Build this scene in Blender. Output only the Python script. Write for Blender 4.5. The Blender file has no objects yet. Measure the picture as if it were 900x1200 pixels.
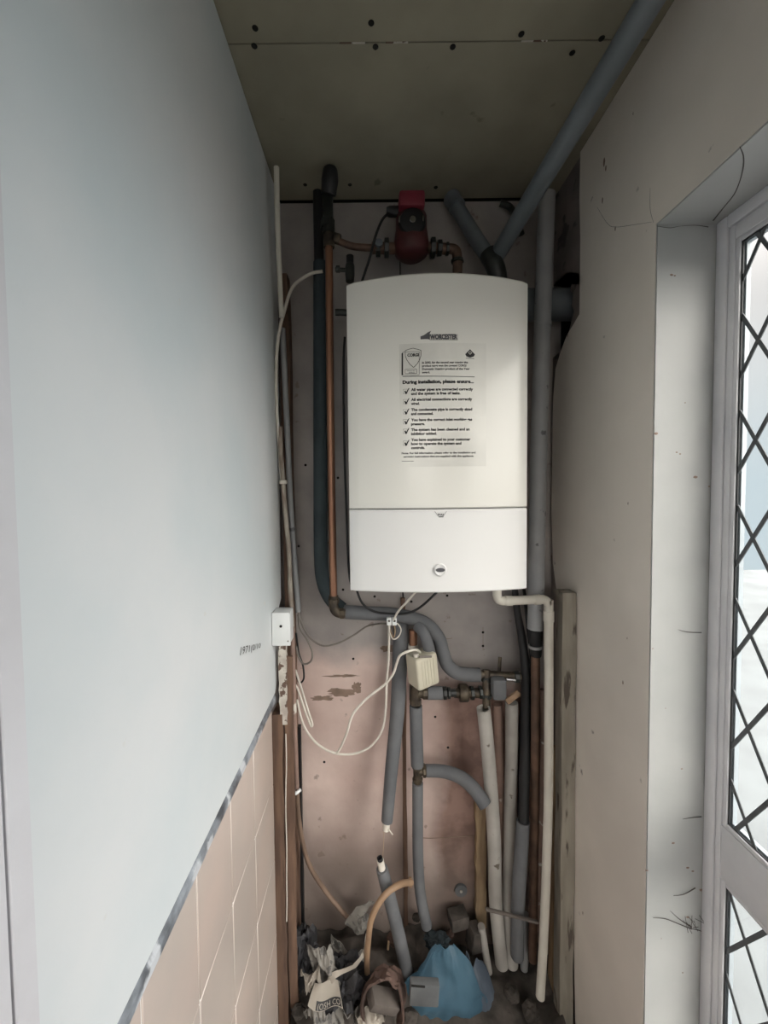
import bpy, bmesh, math, random
from mathutils import Vector, Matrix, noise
random.seed(7)
S = bpy.context.scene
C = S.collection
PI = math.pi

# ------------------------------------------------------------------ camera
F = 470.0
CAMZ = 1.42
PITCH, ROLL = math.radians(2.26), -0.011
RM = (Matrix.Rotation(PI/2 - PITCH, 3, 'X') @ Matrix.Rotation(ROLL, 3, 'Z'))
vp = RM.transposed() @ Vector((0, 1, 0))
SX = 450 + F*vp.x/(-vp.z) - 437.5
SY = 600 - F*vp.y/(-vp.z) - 570.0
cd = bpy.data.cameras.new('camera'); cam = bpy.data.objects.new('camera', cd); C.objects.link(cam)
cam.matrix_world = Matrix.Translation((0, 0, CAMZ)) @ RM.to_4x4()
cd.sensor_fit = 'VERTICAL'; cd.sensor_height = 36; cd.sensor_width = 27; cd.lens = F/1200*36
cd.shift_x = SX/1200; cd.shift_y = -SY/1200; cd.clip_start = 0.02
S.camera = cam
O = Vector((0, 0, CAMZ))
def ray(px, py):
    return RM @ Vector(((px + SX - 450)/F, -(py + SY - 600)/F, -1.0))
def P(px, py, y):
    d = ray(px, py); return O + d*(y/d.y)
def PX(px, py, x):
    d = ray(px, py); return O + d*(x/d.x)
def PZ(px, py, z):
    d = ray(px, py); return O + d*((z - CAMZ)/d.z)

XL, XR, YB, ZC = -0.253, 0.508, 1.158, 2.222
XO = .640
DY1, DHEAD = 0.732, 1.881          # door opening: far jamb and head

# ------------------------------------------------------------------ materials
def mat(name, c1, c2=None, scale=8, rough=.7, metal=0, bump=0, bscale=60, spots=None, spot_scale=30, spot_t=.7, coat=0, stretch=None, spec=.5):
    m = bpy.data.materials.new(name); m.use_nodes = True
    nt = m.node_tree; N = nt.nodes; L = nt.links; b = N['Principled BSDF']
    b.inputs['Roughness'].default_value = rough; b.inputs['Metallic'].default_value = metal
    b.inputs['Specular IOR Level'].default_value = spec
    if coat: b.inputs['Coat Weight'].default_value = coat; b.inputs['Coat Roughness'].default_value = .12
    tc = N.new('ShaderNodeTexCoord'); mp = N.new('ShaderNodeMapping'); L.new(tc.outputs['Object'], mp.inputs[0])
    if stretch: mp.inputs['Scale'].default_value = stretch
    n = N.new('ShaderNodeTexNoise'); n.inputs['Scale'].default_value = scale; n.inputs['Detail'].default_value = 6
    L.new(mp.outputs[0], n.inputs['Vector'])
    r = N.new('ShaderNodeValToRGB'); c2 = c2 or tuple(v*.85 for v in c1)
    r.color_ramp.elements[0].position = .35; r.color_ramp.elements[1].position = .65
    r.color_ramp.elements[0].color = (*c2, 1); r.color_ramp.elements[1].color = (*c1, 1)
    L.new(n.outputs['Fac'], r.inputs[0]); col = r.outputs[0]
    if spots:
        n2 = N.new('ShaderNodeTexNoise'); n2.inputs['Scale'].default_value = spot_scale; n2.inputs['Detail'].default_value = 8
        L.new(mp.outputs[0], n2.inputs['Vector'])
        r2 = N.new('ShaderNodeValToRGB'); r2.color_ramp.elements[0].position = spot_t - .03; r2.color_ramp.elements[1].position = spot_t + .02
        L.new(n2.outputs['Fac'], r2.inputs[0])
        mx = N.new('ShaderNodeMix'); mx.data_type = 'RGBA'
        L.new(r2.outputs[0], mx.inputs[0]); L.new(col, mx.inputs[6]); mx.inputs[7].default_value = (*spots, 1); col = mx.outputs[2]
    L.new(col, b.inputs['Base Color'])
    if bump:
        n3 = N.new('ShaderNodeTexNoise'); n3.inputs['Scale'].default_value = bscale; n3.inputs['Detail'].default_value = 5
        L.new(mp.outputs[0], n3.inputs['Vector'])
        bp = N.new('ShaderNodeBump'); bp.inputs['Strength'].default_value = bump; bp.inputs['Distance'].default_value = .004
        L.new(n3.outputs['Fac'], bp.inputs['Height']); L.new(bp.outputs[0], b.inputs['Normal'])
    return m

M = {}
M['left_plaster'] = mat('left_wall_paint', (.69,.70,.71), (.60,.645,.665), 3.5, .55, bump=.12, bscale=14, spots=(.62,.60,.56), spot_scale=16, spot_t=.74)
M['right_plaster'] = mat('right_wall_paint', (.80,.745,.68), (.72,.67,.61), 4, .85, bump=.2, bscale=20, spots=(.30,.27,.25), spot_scale=22, spot_t=.755)
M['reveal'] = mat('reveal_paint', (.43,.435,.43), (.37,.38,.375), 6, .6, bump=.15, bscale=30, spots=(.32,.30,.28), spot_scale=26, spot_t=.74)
M['board'] = mat('ceiling_board', (.34,.315,.24), (.27,.25,.19), 6, .9, bump=.1, bscale=50, spots=(.18,.17,.13), spot_scale=14, spot_t=.72)
M['dark'] = mat('dark_gap', (.012,.011,.010), rough=.95)
M['hole'] = mat('hole_dark', (.03,.03,.04), rough=.9)
M['rough_wall'] = mat('bare_alcove_plaster', (.25,.215,.20), (.17,.15,.145), 10, .95, bump=.6, bscale=35, spots=(.10,.09,.09), spot_scale=18, spot_t=.62)
M['floor'] = mat('floor_dirt', (.14,.12,.10), (.07,.06,.05), 20, .95, bump=.8, bscale=50)
M['skirt'] = mat('architrave_paint', (.66,.65,.68), (.60,.585,.61), 9, .5, bump=.1)
M['trim'] = mat('tile_trim_grey', (.33,.36,.40), (.07,.075,.085), 26, .5, bump=.4, bscale=60, spots=(.55,.57,.60), spot_scale=20, spot_t=.60)
M['grout'] = mat('tile_grout', (.84,.82,.78), rough=.8)
M['tile'] = mat('glazed_wall_tile', (.62,.51,.455), (.55,.485,.44), 5, .22, coat=.3)
M['boiler'] = mat('boiler_enamel', (.79,.775,.725), (.77,.755,.71), 2, .30, coat=.35)
M['boiler_flap'] = mat('boiler_flap_enamel', (.78,.775,.77), (.76,.755,.75), 2, .32, coat=.3)
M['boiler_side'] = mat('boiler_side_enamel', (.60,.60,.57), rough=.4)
M['sheet'] = mat('label_sheet', (.79,.775,.725), rough=.30, coat=.35)
M['ink'] = mat('printing_ink', (.02,.02,.022), rough=.6)
M['logo'] = mat('logo_grey', (.10,.10,.11), rough=.4)
M['chrome'] = mat('chrome', (.45,.45,.46), rough=.25, metal=1)
M['copper'] = mat('copper_pipe', (.42,.22,.14), (.25,.13,.09), 22, .38, metal=.75, stretch=(1,1,.25))
M['copper_dull'] = mat('copper_dull', (.20,.12,.085), (.10,.065,.05), 25, .6, metal=.4)
M['brass'] = mat('brass_dirty', (.13,.105,.075), (.05,.04,.034), 40, .5, metal=.6)
M['black_iron'] = mat('black_valve', (.03,.035,.032), (.018,.02,.02), 30, .35)
M['foam'] = mat('grey_foam', (.155,.16,.17), (.12,.125,.135), 14, .85, bump=.2, bscale=80)
M['foam_dark'] = mat('dark_foam', (.055,.075,.085), (.04,.055,.065), 12, .85, bump=.2, bscale=80)
M['waste'] = mat('grey_waste_pipe', (.36,.365,.375), (.29,.295,.31), 9, .5, spots=(.12,.12,.13), spot_scale=30, spot_t=.70)
M['waste_dark'] = mat('dark_waste_pipe', (.17,.19,.21), (.13,.15,.165), 8, .5)
M['white_foam'] = mat('white_lagging', (.47,.45,.42), (.36,.34,.315), 10, .8, bump=.2, spots=(.14,.12,.10), spot_scale=28, spot_t=.68)
M['overflow'] = mat('overflow_white', (.68,.65,.58), (.58,.55,.49), 12, .45)
M['black'] = mat('black_rubber', (.015,.016,.018), (.01,.01,.012), 12, .55)
M['white_cable'] = mat('white_cable', (.74,.70,.63), (.62,.58,.52), 20, .5)
M['grey_cable'] = mat('grey_cable', (.24,.215,.19), (.17,.15,.135), 30, .6)
M['pink_pipe'] = mat('painted_pipe', (.30,.20,.165), (.22,.15,.125), 20, .6, spots=(.62,.58,.52), spot_scale=26, spot_t=.66)
M['peel'] = mat('peeling_cable', (.52,.48,.42), (.16,.10,.075), 34, .7, stretch=(1,1,.3))
M['hose'] = mat('tan_hose', (.36,.24,.15), (.26,.165,.105), 16, .55)
M['hose_dark'] = mat('brown_hose', (.24,.165,.12), (.17,.115,.085), 16, .6)
M['red'] = mat('pump_red', (.10,.022,.024), (.06,.016,.018), 18, .5)
M['red_bright'] = mat('pump_cover_red', (.20,.022,.042), (.15,.018,.03), 12, .45)
M['wood'] = mat('timber_brown', (.19,.115,.078), (.11,.066,.048), 18, .8, bump=.3, bscale=30, stretch=(3,3,.35), spots=(.07,.04,.03), spot_scale=14, spot_t=.68)
M['wood_pale'] = mat('pale_splintered_wood', (.42,.31,.19), (.26,.18,.11), 18, .8, bump=.4, stretch=(3,3,.3))
M['old_paint_wood'] = mat('weathered_painted_wood', (.37,.34,.285), (.25,.225,.19), 16, .85, bump=.5, bscale=25, stretch=(2,2,.35), spots=(.11,.09,.075), spot_scale=18, spot_t=.64)
M['peeled_plaster'] = mat('peeled_plaster', (.66,.63,.57), (.44,.39,.35), 30, .85, bump=.6, spots=(.14,.09,.07), spot_scale=60, spot_t=.55)
M['box'] = mat('switch_box_white', (.78,.80,.80), (.74,.76,.77), 8, .35)
M['box_top'] = mat('dusty_cover', (.50,.47,.42), rough=.8)
M['act'] = mat('valve_actuator_beige', (.60,.57,.46), (.52,.48,.39), 10, .5)
M['paper'] = mat('newspaper', (.29,.275,.25), (.18,.17,.155), 12, .9, bump=.4, spots=(.12,.115,.11), spot_scale=60, spot_t=.57)
M['paper_clean'] = mat('torn_paper', (.42,.38,.33), (.32,.29,.25), 12, .9)
M['blue'] = mat('blue_plastic', (.07,.145,.205), (.045,.10,.15), 7, .42, bump=.4, bscale=25)
M['blue_grey'] = mat('blue_grey_plastic', (.10,.125,.16), (.07,.09,.12), 7, .5, bump=.4, bscale=25)
M['card'] = mat('damp_cardboard', (.13,.08,.065), (.065,.042,.035), 14, .9, bump=.7)
M['offcut'] = mat('grey_wood_offcut', (.16,.135,.12), (.11,.095,.085), 14, .85, bump=.3)
M['plaster_off'] = mat('plaster_offcut', (.15,.155,.16), (.10,.105,.11), 14, .85, bump=.4)
M['rubble'] = mat('rubble', (.10,.085,.075), (.045,.04,.035), 25, .95, bump=.8)
M['sack'] = mat('dark_sack', (.045,.045,.05), (.02,.02,.023), 10, .6, bump=.6)
M['upvc'] = mat('white_upvc', (.78,.775,.80), (.655,.655,.69), 7, .35, spots=(.34,.33,.33), spot_scale=30, spot_t=.76)
M['lead'] = mat('lead_came', (.105,.115,.125), (.075,.085,.09), 40, .5)
M['gasket'] = mat('glazing_gasket', (.02,.022,.025), rough=.6)
M['spacer'] = mat('glazing_spacer', (.33,.37,.40), rough=.4)
M['outdoor'] = mat('outdoor_paving', (.15,.165,.17), (.12,.13,.135), 3, .9)
M['stain'] = mat('damp_stain', (.30,.215,.17), (.20,.145,.115), 30, .95, bump=.5)
M['cobweb'] = mat('cobweb', (.09,.08,.075), rough=.9)

def glass_mat():
    m = bpy.data.materials.new('window_glass'); m.use_nodes = True
    N = m.node_tree.nodes; L = m.node_tree.links; N.clear()
    o = N.new('ShaderNodeOutputMaterial'); mx = N.new('ShaderNodeMixShader'); t = N.new('ShaderNodeBsdfTransparent')
    t.inputs[0].default_value = (.955,.962,.965,1); g = N.new('ShaderNodeBsdfGlossy'); g.inputs['Roughness'].default_value = .03
    lw = N.new('ShaderNodeLayerWeight'); lw.inputs[0].default_value = .5
    pw = N.new('ShaderNodeMath'); pw.operation = 'POWER'; L.new(lw.outputs['Facing'], pw.inputs[0]); pw.inputs[1].default_value = 5
    fr = N.new('ShaderNodeMath'); fr.operation = 'MULTIPLY_ADD'; L.new(pw.outputs[0], fr.inputs[0]); fr.inputs[1].default_value = .7; fr.inputs[2].default_value = .04
    L.new(fr.outputs[0], mx.inputs[0]); L.new(t.outputs[0], mx.inputs[1]); L.new(g.outputs[0], mx.inputs[2]); L.new(mx.outputs[0], o.inputs[0])
    return m
M['glass'] = glass_mat()

def back_wall_mat():
    m = bpy.data.materials.new('back_wall_plaster'); m.use_nodes = True
    N = m.node_tree.nodes; L = m.node_tree.links; b = N['Principled BSDF']; b.inputs['Roughness'].default_value = .9
    tc = N.new('ShaderNodeTexCoord'); sp = N.new('ShaderNodeSeparateXYZ'); L.new(tc.outputs['Object'], sp.inputs[0])
    def nz(s, d=6):
        n = N.new('ShaderNodeTexNoise'); n.inputs['Scale'].default_value = s; n.inputs['Detail'].default_value = d
        L.new(tc.outputs['Object'], n.inputs['Vector']); return n
    def ramp(src, p0, p1, c0=(0,0,0,1), c1=(1,1,1,1)):
        r = N.new('ShaderNodeValToRGB'); r.color_ramp.elements[0].position = p0; r.color_ramp.elements[1].position = p1
        r.color_ramp.elements[0].color = c0; r.color_ramp.elements[1].color = c1; L.new(src, r.inputs[0]); return r.outputs[0]
    def mix(f, a, bb):
        x = N.new('ShaderNodeMix'); x.data_type = 'RGBA'; L.new(f, x.inputs[0])
        for k, v in ((6, a), (7, bb)):
            if isinstance(v, tuple): x.inputs[k].default_value = (*v, 1)
            else: L.new(v, x.inputs[k])
        return x.outputs[2]
    def math_(op, a, v):
        x = N.new('ShaderNodeMath'); x.operation = op
        L.new(a, x.inputs[0])
        if isinstance(v, float): x.inputs[1].default_value = v
        else: L.new(v, x.inputs[1])
        return x.outputs[0]
    big = ramp(nz(5).outputs['Fac'], .38, .62, (.56,.42,.38,1), (.70,.56,.51,1))      # pink plaster
    grey = ramp(nz(7).outputs['Fac'], .35, .65, (.31,.285,.28,1), (.42,.385,.37,1))     # grey board behind the boiler
    wob = math_('MULTIPLY', nz(9).outputs['Fac'], .12)
    zz = math_('ADD', math_('ADD', sp.outputs['Z'], wob), math_('MULTIPLY', ramp(sp.outputs['X'], .08, .14), .09))
    f = ramp(math_('SUBTRACT', zz, .5), .44, .53) ; f2 = N.new('ShaderNodeMath')
    col = mix(f, big, grey)
    # brick red patch low on the right side
    xs = math_('ADD', sp.outputs['X'], math_('MULTIPLY', nz(8).outputs['Fac'], .10))
    fr = math_('MULTIPLY', ramp(xs, .17, .21), ramp(math_('MULTIPLY', zz, -1.0), -.0, .0)) if False else ramp(xs, .20, .26)
    zlow = ramp(math_('SUBTRACT', math_('MULTIPLY', zz, -1.0), -1.0), -.04, .06)
    red = ramp(nz(14).outputs['Fac'], .4, .6, (.17,.095,.075,1), (.32,.20,.165,1))
    col = mix(math_('MULTIPLY', math_('MULTIPLY', fr, zlow), .9), col, red)
    dirt = ramp(math_('SUBTRACT', math_('MULTIPLY', zz, -1.0), -.62), .0, .28)  # dirt near the floor, with the alcove's low shade mixed into its colour
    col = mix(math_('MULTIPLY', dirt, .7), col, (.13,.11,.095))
    sp_ = ramp(nz(26, 8).outputs['Fac'], .66, .70)
    col = mix(math_('MULTIPLY', sp_, .6), col, (.20,.15,.125))
    L.new(col, b.inputs['Base Color'])
    bp = N.new('ShaderNodeBump'); bp.inputs['Strength'].default_value = .35; bp.inputs['Distance'].default_value = .004
    L.new(nz(30).outputs['Fac'], bp.inputs['Height']); L.new(bp.outputs[0], b.inputs['Normal'])
    return m
M['back'] = back_wall_mat()

# ------------------------------------------------------------------ mesh helpers
class MB:
    def __init__(s): s.bm = bmesh.new()
    def box(s, lo, hi, bevel=0, rot=None, seg=2):
        lo, hi = Vector(lo), Vector(hi); c = (lo + hi)/2; d = hi - lo
        r = bmesh.ops.create_cube(s.bm, size=1); vs = r['verts']
        for v in vs: v.co = Vector((v.co.x*d.x, v.co.y*d.y, v.co.z*d.z))
        if bevel:
            es = list({e for v in vs for e in v.link_edges})
            rr = bmesh.ops.bevel(s.bm, geom=es, offset=bevel, segments=seg, affect='EDGES', profile=.5)
            vs = list({v for f in rr['faces'] for v in f.verts} | {v for v in vs if v.is_valid})
        for v in vs:
            if rot: v.co = rot @ v.co
            v.co += c
        return s
    def prism(s, pts, vec):
        vec = Vector(vec); a = [s.bm.verts.new(p) for p in pts]; b = [s.bm.verts.new(Vector(p) + vec) for p in pts]
        n = len(a); s.bm.faces.new(a); s.bm.faces.new(b[::-1])
        for i in range(n): s.bm.faces.new((a[i], b[i], b[(i+1) % n], a[(i+1) % n]))
        return s
    def tube(s, pts, r, seg=14, smooth=6, cap=True, wob=0, hollow=0):
        pts = [Vector(p) for p in pts]
        rs = list(r) if isinstance(r, (list, tuple)) else [r]*len(pts)
        if smooth and len(pts) > 2:
            q, qr = [], []
            n = len(pts)
            for i in range(n-1):
                p0, p1, p2, p3 = pts[max(i-1,0)], pts[i], pts[i+1], pts[min(i+2,n-1)]
                for k in range(smooth):
                    t = k/smooth
                    q.append(.5*((2*p1) + (p2-p0)*t + (2*p0-5*p1+4*p2-p3)*t*t + (3*p1-p0-3*p2+p3)*t**3))
                    qr.append(rs[i]*(1-t) + rs[i+1]*t)
            q.append(pts[-1]); qr.append(rs[-1]); pts, rs = q, qr
        if wob:
            pts = [p + Vector((noise.noise(p*9), noise.noise(p*9+Vector((5,0,0))), 0))*wob for p in pts]
        rings = []
        t0 = (pts[1]-pts[0]).normalized(); ref = Vector((0,1,0)) if abs(t0.y) < .9 else Vector((1,0,0))
        u = t0.cross(ref).normalized()
        for i, p in enumerate(pts):
            t = (pts[min(i+1,len(pts)-1)] - pts[max(i-1,0)]).normalized()
            u = (u - t*u.dot(t)).normalized(); w = t.cross(u)
            rings.append([s.bm.verts.new(p + (u*math.cos(2*PI*k/seg) + w*math.sin(2*PI*k/seg))*rs[i]) for k in range(seg)])
        for a, b in zip(rings, rings[1:]):
            for k in range(seg): s.bm.faces.new((a[k], a[(k+1)%seg], b[(k+1)%seg], b[k]))
        if cap:
            for ring, p, q_ , rr, fl in ((rings[0], pts[0], pts[1], rs[0], True), (rings[-1], pts[-1], pts[-2], rs[-1], False)):
                if hollow:      # open pipe end: rim and a short inner wall
                    d = (q_ - p).normalized()*rr*1.2
                    inn = [s.bm.verts.new(p + (v.co-p)*hollow) for v in ring]; dp = [s.bm.verts.new(v.co + d) for v in inn]
                    for k in range(seg):
                        s.bm.faces.new((ring[k], inn[k], inn[(k+1)%seg], ring[(k+1)%seg])); s.bm.faces.new((inn[k], dp[k], dp[(k+1)%seg], inn[(k+1)%seg]))
                    s.bm.faces.new(dp)
                else: s.bm.faces.new(ring[::-1] if fl else ring)
        return s
    def lathe(s, prof, loc, axis='Z', seg=24, sq=None):
        rings = []
        for r, h in prof:
            ring = []
            for k in range(seg):
                a = 2*PI*k/seg; x, y = r*math.cos(a), r*math.sin(a)
                v = {'Z': (x, y, h), 'Y': (x, h, y), 'X': (h, x, y)}[axis]
                ring.append(s.bm.verts.new(Vector(v) + Vector(loc)))
            rings.append(ring)
        for a, b in zip(rings, rings[1:]):
            for k in range(seg): s.bm.faces.new((a[k], a[(k+1)%seg], b[(k+1)%seg], b[k]))
        s.bm.faces.new(rings[0][::-1]); s.bm.faces.new(rings[-1])
        return s
    def sheet(s, fn, nu, nv, th=.0015):
        g = [[Vector(fn(i/nu, j/nv)) for j in range(nv+1)] for i in range(nu+1)]
        top = [[s.bm.verts.new(p) for p in row] for row in g]
        bot = []
        for i in range(nu+1):
            row = []
            for j in range(nv+1):
                a = g[min(i+1,nu)][j]-g[max(i-1,0)][j]; b = g[i][min(j+1,nv)]-g[i][max(j-1,0)]
                n = a.cross(b); n = n.normalized() if n.length > 1e-9 else Vector((0,0,1))
                row.append(s.bm.verts.new(g[i][j] - n*th))
            bot.append(row)
        for i in range(nu):
            for j in range(nv):
                s.bm.faces.new((top[i][j], top[i+1][j], top[i+1][j+1], top[i][j+1]))
                s.bm.faces.new((bot[i][j], bot[i][j+1], bot[i+1][j+1], bot[i+1][j]))
        for i in range(nu):
            s.bm.faces.new((top[i][0], bot[i][0], bot[i+1][0], top[i+1][0])); s.bm.faces.new((top[i][nv], top[i+1][nv], bot[i+1][nv], bot[i][nv]))
        for j in range(nv):
            s.bm.faces.new((top[0][j], top[0][j+1], bot[0][j+1], bot[0][j])); s.bm.faces.new((top[nu][j], bot[nu][j], bot[nu][j+1], top[nu][j+1]))
        return s
    def lump(s, loc, size, rough=.35, freq=9, seed=0, sub=3, rot=0):
        r = bmesh.ops.create_icosphere(s.bm, subdivisions=sub, radius=1)
        R = Matrix.Rotation(rot, 3, 'Y')
        for v in r['verts']:
            n = v.co.normalized(); o = Vector((seed*3.1, seed*1.7, seed*.9))
            q_ = n*freq*.22 + o
            k = 1 + rough*(.55*noise.noise(q_) - .55*abs(noise.noise(q_*2.1)) - .30*abs(noise.noise(q_*4.7)) + .18)
            v.co = R @ Vector((n.x*size[0]*k, n.y*size[1]*k, n.z*size[2]*k)) + Vector(loc)
        return s
    def build(s, name, m, parent=None, smooth=True, angle=40):
        bmesh.ops.recalc_face_normals(s.bm, faces=s.bm.faces)
        me = bpy.data.meshes.new(name); s.bm.to_mesh(me); s.bm.free()
        me.materials.append(m if not isinstance(m, str) else M[m])
        if smooth:
            for p in me.polygons: p.use_smooth = True
            me.set_sharp_from_angle(angle=math.radians(angle))
        o = bpy.data.objects.new(name, me); C.objects.link(o)
        if parent:
            o.parent = parent; o.matrix_parent_inverse = Matrix.Translation(-parent.location)
        return o
def build_each(mb, name, m, parent):
    bm = mb.bm; bm.verts.ensure_lookup_table(); left = set(bm.verts)
    while left:
        seed = next(iter(left)); comp = {seed}; stack = [seed]
        while stack:
            for e in stack.pop().link_edges:
                for v in e.verts:
                    if v not in comp: comp.add(v); stack.append(v)
        left -= comp
        nb = MB(); mp = {v: nb.bm.verts.new(v.co) for v in comp}
        for f in {f for v in comp for f in v.link_faces}: nb.bm.faces.new([mp[v] for v in f.verts])
        nb.build(name, m, parent)
    bm.free()
def tag(o, label=None, cat=None, group=None, kind=None):
    if label: o['label'] = label
    if cat: o['category'] = cat
    if group: o['group'] = group
    if kind: o['kind'] = kind
    return o
def thing(name, label, cat, loc, group=None, kind=None):
    o = bpy.data.objects.new(name, None); C.objects.link(o); o.location = loc; o.empty_display_size = .05
    return tag(o, label, cat, group, kind)
def st(o): o['kind'] = 'structure'; return o

# ------------------------------------------------------------------ room shell
YR = -1.7
m = MB(); m.box((-.60, YR-.1, -.12), (XO, YB+.12, 0)); st(m.build('floor', 'floor', smooth=False))
jy = PZ(440, 50, ZC).y
m = MB(); m.box((-.45, YR-.1, ZC), (XO, jy-.0012, ZC+.012)); m.box((-.45, jy+.0012, ZC), (XO, YB-.004, ZC+.012))
ceil = st(m.build('ceiling', 'board', smooth=False))
MB().box((-.45, YR-.1, ZC+.0125), (XO, YB+.12, ZC+.1)).build('void', 'dark', ceil, smooth=False)
for px, py in ((299,33),(298,54),(435,27),(440,55),(530.6,55),(611,40),(705,45),(670.6,62),(357.6,216.5),(410,216.5),(510.7,219.6)):
    c = PZ(px, py, ZC); MB().lathe([(.0045,-.0012),(.0055,.0),(.004,.001)], c, seg=10).build('screw_hole', 'dark', ceil)
for a, b_ in ((398,428),(452,478),(610,640)):      # loose paper tape along the board joint
    p, q = PZ(a, 49+a*.004, ZC), PZ(b_, 49+b_*.004, ZC)
    m = MB(); m.box((p.x, jy-.0015, ZC-.0008), (q.x, jy+.001, ZC+.0002)); m.build('joint_tape', 'peeled_plaster', ceil, smooth=False)
tp = PZ(272, 30, ZC)

# back wall: two boards with an open joint between
JX = P(474, 900, YB).x
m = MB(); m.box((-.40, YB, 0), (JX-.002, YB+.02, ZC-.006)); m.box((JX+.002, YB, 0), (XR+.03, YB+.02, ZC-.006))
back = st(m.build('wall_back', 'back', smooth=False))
MB().box((-.45, YB+.021, -.1), (XO, YB+.12, ZC+.1)).build('void', 'dark', back, smooth=False)

# left wall: plaster above the trim, recessed wall with tiles below
TT = .904; TB = .876; TRX = XL - .004
edge_t = PX(327, 300, XL).y
yE = 1.075
m = MB()
pts = [(XL, YR, TT), (XL, .93, TT), (XL, .990, TT), (XL, 1.012, TT+.02), (XL, 1.03, 1.02), (XL, 1.04, 1.10), (XL, 1.075, 1.12), (XL, 1.09, 1.6), (XL, 1.11, 2.0), (XL, YB, 2.05), (XL, YB, ZC-.004), (XL, YR, ZC-.004)]
m.prism(pts, (-.10, 0, 0))
left = st(m.build('wall_left', 'left_plaster', smooth=False))
m = MB(); m.box((XL-.14, YR, 0), (XL-.012, .985, TT)); m.box((XL-.14, 1.0, 0), (XL-.03, YB, ZC-.006)); m.build('masonry', 'rough_wall', left, smooth=False)
# tiles
yt = [PX(321, 837, XL).y]
ty0 = .967
m = MB(); m.box((XL-.011, .2, .0), (XL-.0045, ty0, TB)); m.build('grout', 'grout', left, smooth=False)
m = MB()
k = 0
for k in range(7):
    y1 = (ty0 if k == 0 else .949-.1345*k) - .0012; y0 = .949-.1345*(k+1) + .0012
    for j in range(5):
        z1 = TB-.1915*j-.0012; z0 = max(TB-.1915*(j+1)+.0012, .002)
        if j == 0: z1 -= 0
        m.box((XL-.008, y0, z0), (XL-.003, y1, z1), bevel=.0012, seg=1)
m.build('tiling', 'tile', left)
# bevelled trim strip on the tile top
m = MB(); m.prism([(XL-.011, YR, TB), (XL-.002, YR, TB+.001), (XL+.003, YR, TB+.009), (XL+.003, YR, TB+.020), (XL-.002, YR, TT+.001), (XL-.011, YR, TT+.001)], (0, .986-YR, 0))
m.build('tile_trim', 'trim', left, smooth=False)
# pencil number beside the switch box
def text_mesh(txt, bold=0):
    cu = bpy.data.curves.new('t', 'FONT'); cu.body = txt; cu.size = 1; cu.offset = bold; cu.resolution_u = 2
    ob = bpy.data.objects.new('t', cu); C.objects.link(ob)
    dg = bpy.context.evaluated_depsgraph_get(); dg.update()
    me = bpy.data.meshes.new_from_object(ob.evaluated_get(dg)); bpy.data.objects.remove(ob); bpy.data.curves.remove(cu)
    return me
def put_text(mb, txt, fn, width, height, bold=0):
    """fn(u,v) -> world point, u across 0..width, v up 0..height (cap height)"""
    me = text_mesh(txt, bold)
    xs = [v.co.x for v in me.vertices]; x0, x1 = min(xs), max(xs)
    k = width/(x1-x0); kv = height/.69
    vs = [mb.bm.verts.new(fn((v.co.x-x0)*k, v.co.y*kv)) for v in me.vertices]
    for p in me.polygons:
        try: mb.bm.faces.new([vs[i] for i in p.vertices])
        except ValueError: pass
    bpy.data.meshes.remove(me)
a, b_, c_ = PX(281, 768, XL), PX(305, 759, XL), PX(282, 758, XL)
eu, ev = (b_-a), (c_-a)
m = MB(); put_text(m, '1971(0/10', lambda u, v: a + eu*u + ev*v*(1-.35*u) + Vector((.0006, 0, 0)), 1, 1, 0)
m.build('pencil_number', 'ink', left, smooth=False)

# narrow architrave board standing on the left wall near the camera
m = MB(); ya = PX(28, 833, XL+.004).y; yb_ = PX(3, 930, XL+.004).y
m.box((XL+.0002, yb_, .0), (XL+.006, ya, 2.0), bevel=.001, seg=1); m.box((XL+.0002, -.30, .0), (XL+.006, yb_-.002, 2.0), bevel=.001, seg=1)
st(m.build('trim_1', 'skirt'))

# right wall with door opening; plaster skin ends ragged at the alcove
DY0 = -.18
m = MB()
BX = XR + .008
for lo, hi in (((BX, DY1, 0), (XO, YB+.1, 1.78)), ((BX, DY1, 1.98), (XO, YB+.1, ZC)), ((BX, YR, 0), (XO, DY0, ZC)), ((BX, DY0, DHEAD), (XO, DY1, ZC))): m.box(lo, hi)
zz_ = [1.98, 1.985, 1.955, 1.945, 1.92, 1.905, 1.88, 1.86, 1.83, 1.81, 1.785, 1.78]
yy_ = [1.15, 1.09, 1.075, 1.05, 1.06, 1.045, 1.052, 1.04, 1.06, 1.075, 1.11, 1.15]
m.prism([(BX, DY1, 1.98)] + [(BX, y_, z_) for y_, z_ in zip(yy_, zz_)] + [(BX, DY1, 1.78)], (XO-BX, 0, 0))
right = st(m.build('wall_right', 'rough_wall', smooth=False))
m = MB(); m.box((XO, .96, 1.75), (XO+.02, YB+.1, 2.0)); m.build('hole_back', 'hole', right, smooth=False)
# plaster skin: polygon in y,z
def R2(px, py): p = PX(px, py, XR); return (p.y, p.z)
rag = [R2(680,185), R2(679,230), R2(680,280), R2(679.5,330), R2(679,368), R2(672,380), R2(664,393), R2(657,412), R2(651,432), R2(648,470), R2(647,540), R2(646,600), R2(648,660), R2(653,700), R2(665,712)]
zp = rag[-1][1]
pts = [(XR, DY1+.0005, ZC-.002), (XR, rag[0][0]+.0, ZC-.002)] + [(XR, min(y, YB-.002), z) for y, z in rag] + [(XR, rag[-1][0], zp-.01), (XR, .985, .02), (XR, DY1+.0005, .02)]
m = MB(); m.prism(pts, (BX-XR, 0, 0)); m.build('plaster_skin', 'right_plaster', right, smooth=False)
m = MB(); m.box((XR, YR, DHEAD+.0), (BX, DY1+.0005, ZC-.002)); m.box((XR, YR, 0), (BX, DY0, DHEAD)); m.build('plaster_skin', 'right_plaster', right, smooth=False)
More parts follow.
